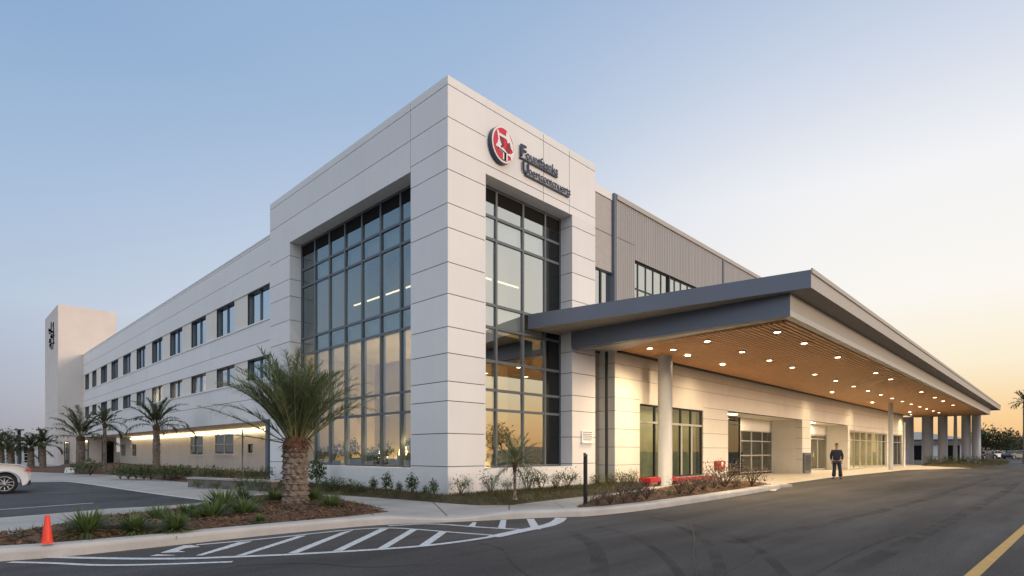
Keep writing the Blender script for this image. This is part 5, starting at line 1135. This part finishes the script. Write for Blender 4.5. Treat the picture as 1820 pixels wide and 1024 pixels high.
pr_.location = (pp.x, pp.y, .002); pr_.rotation_euler = (0, 0, math.atan2(pp.y, pp.x)-math.pi/2); pr_.scale = (PH/1.87,)*3
# ------------------------------------------------------------------ sky, sun, camera
SUN_AZ, SUN_EL = R(-76), R(7.0); GLOW = R(-26)
wd = bpy.data.worlds.new('World'); scn.world = wd; wd.use_nodes = True; nt = wd.node_tree; N = nt.nodes; L = nt.links; bg = N['Background']
sky = N.new('ShaderNodeTexSky'); sky.sky_type = 'NISHITA'; sky.sun_disc = False; sky.sun_elevation = SUN_EL; sky.sun_rotation = math.pi/2 - SUN_AZ; sky.air_density = 1.0; sky.dust_density = 2.0; sky.ozone_density = 3.0
tc = N.new('ShaderNodeTexCoord'); sx = N.new('ShaderNodeSeparateXYZ'); L.new(tc.outputs['Generated'], sx.inputs[0])
def math_(op, a_, b_=None):
    q = N.new('ShaderNodeMath'); q.operation = op
    for i, v in enumerate((a_, b_)):
        if v is None: continue
        if isinstance(v, (int, float)): q.inputs[i].default_value = v
        else: L.new(v, q.inputs[i])
    return q.outputs[0]
hx = math_('SQRT', math_('ADD', math_('MULTIPLY', sx.outputs[0], sx.outputs[0]), math_('MULTIPLY', sx.outputs[1], sx.outputs[1])))
dt = math_('DIVIDE', math_('ADD', math_('MULTIPLY', sx.outputs[0], math.cos(GLOW)), math_('MULTIPLY', sx.outputs[1], math.sin(GLOW))), math_('MAXIMUM', hx, .001))
def lin(c): return tuple(((v/255+.055)/1.055)**2.4 if v/255 > .04045 else v/255/12.92 for v in c)
def ramp(stops):
    r_ = N.new('ShaderNodeValToRGB'); r_.color_ramp.interpolation = 'EASE'; L.new(sx.outputs[2], r_.inputs['Fac']); e = r_.color_ramp.elements
    for i, (ps, c) in enumerate(stops):
        q = e[i] if i < 2 else e.new(ps)
        q.position = ps; q.color = (*[k_*(c[3] if len(c) > 3 else 1) for k_ in lin(c[:3])], 1)
    r_.color_ramp.interpolation = 'LINEAR'
    return r_.outputs['Color']
near = ramp(SKY_NEAR); mid = ramp(SKY_MID); away = ramp(SKY_FAR)
def mixc(f, a_, b_):
    q = N.new('ShaderNodeMix'); q.data_type = 'RGBA'; L.new(f, q.inputs['Factor']); L.new(a_, q.inputs['A']); L.new(b_, q.inputs['B']); return q.outputs['Result']
def mrange(v, a_, b_):
    q = N.new('ShaderNodeMapRange'); q.interpolation_type = 'SMOOTHSTEP'; q.inputs['From Min'].default_value = a_; q.inputs['From Max'].default_value = b_; L.new(v, q.inputs['Value']); return q.outputs['Result']
behind = ramp(SKY_BEHIND)
db = math_('DIVIDE', math_('ADD', math_('MULTIPLY', sx.outputs[0], -FV[0]), math_('MULTIPLY', sx.outputs[1], -FV[1])), math_('MAXIMUM', hx, .001))
c1 = mixc(mrange(dt, -.62, .32), away, mid); c2 = mixc(mrange(db, .1, .75), mixc(mrange(dt, .14, .84), c1, near), behind)
sc_ = N.new('ShaderNodeVectorMath'); sc_.operation = 'SCALE'; sc_.inputs['Scale'].default_value = .10; L.new(sky.outputs['Color'], sc_.inputs[0])
fin = N.new('ShaderNodeMix'); fin.data_type = 'RGBA'; fin.inputs['Factor'].default_value = .97; L.new(sc_.outputs[0], fin.inputs['A']); L.new(c2, fin.inputs['B'])
L.new(fin.outputs['Result'], bg.inputs['Color']); bg.inputs['Strength'].default_value = SKY_STR
sl_ = bpy.data.lights.new('sun', 'SUN'); sl_.energy = SUN_W; sl_.angle = R(12); sl_.color = (1, .74, .52)
so = bpy.data.objects.new('sun', sl_); COL.objects.link(so)
sd = Vector((math.cos(SUN_AZ)*math.cos(SUN_EL), math.sin(SUN_AZ)*math.cos(SUN_EL), math.sin(SUN_EL))); so.rotation_euler = sd.to_track_quat('Z', 'Y').to_euler(); so.location = (0, -20, 30)
cam = bpy.data.cameras.new('camera'); co = bpy.data.objects.new('camera', cam); COL.objects.link(co); scn.camera = co
cam.sensor_width = 36; cam.lens = 36*FPX/1820; cam.shift_y = (YH-512)/1820; cam.clip_start = .1; cam.clip_end = 3000
co.location = (0, 0, HC); co.rotation_euler = (math.pi/2, 0, YAW-math.pi/2)
scn.view_settings.view_transform = 'Standard'; scn.view_settings.look = 'None'; scn.view_settings.exposure = 0; scn.view_settings.gamma = 1
scn.cycles.max_bounces = 8; scn.cycles.transparent_max_bounces = 12; scn.cycles.sample_clamp_indirect = 6
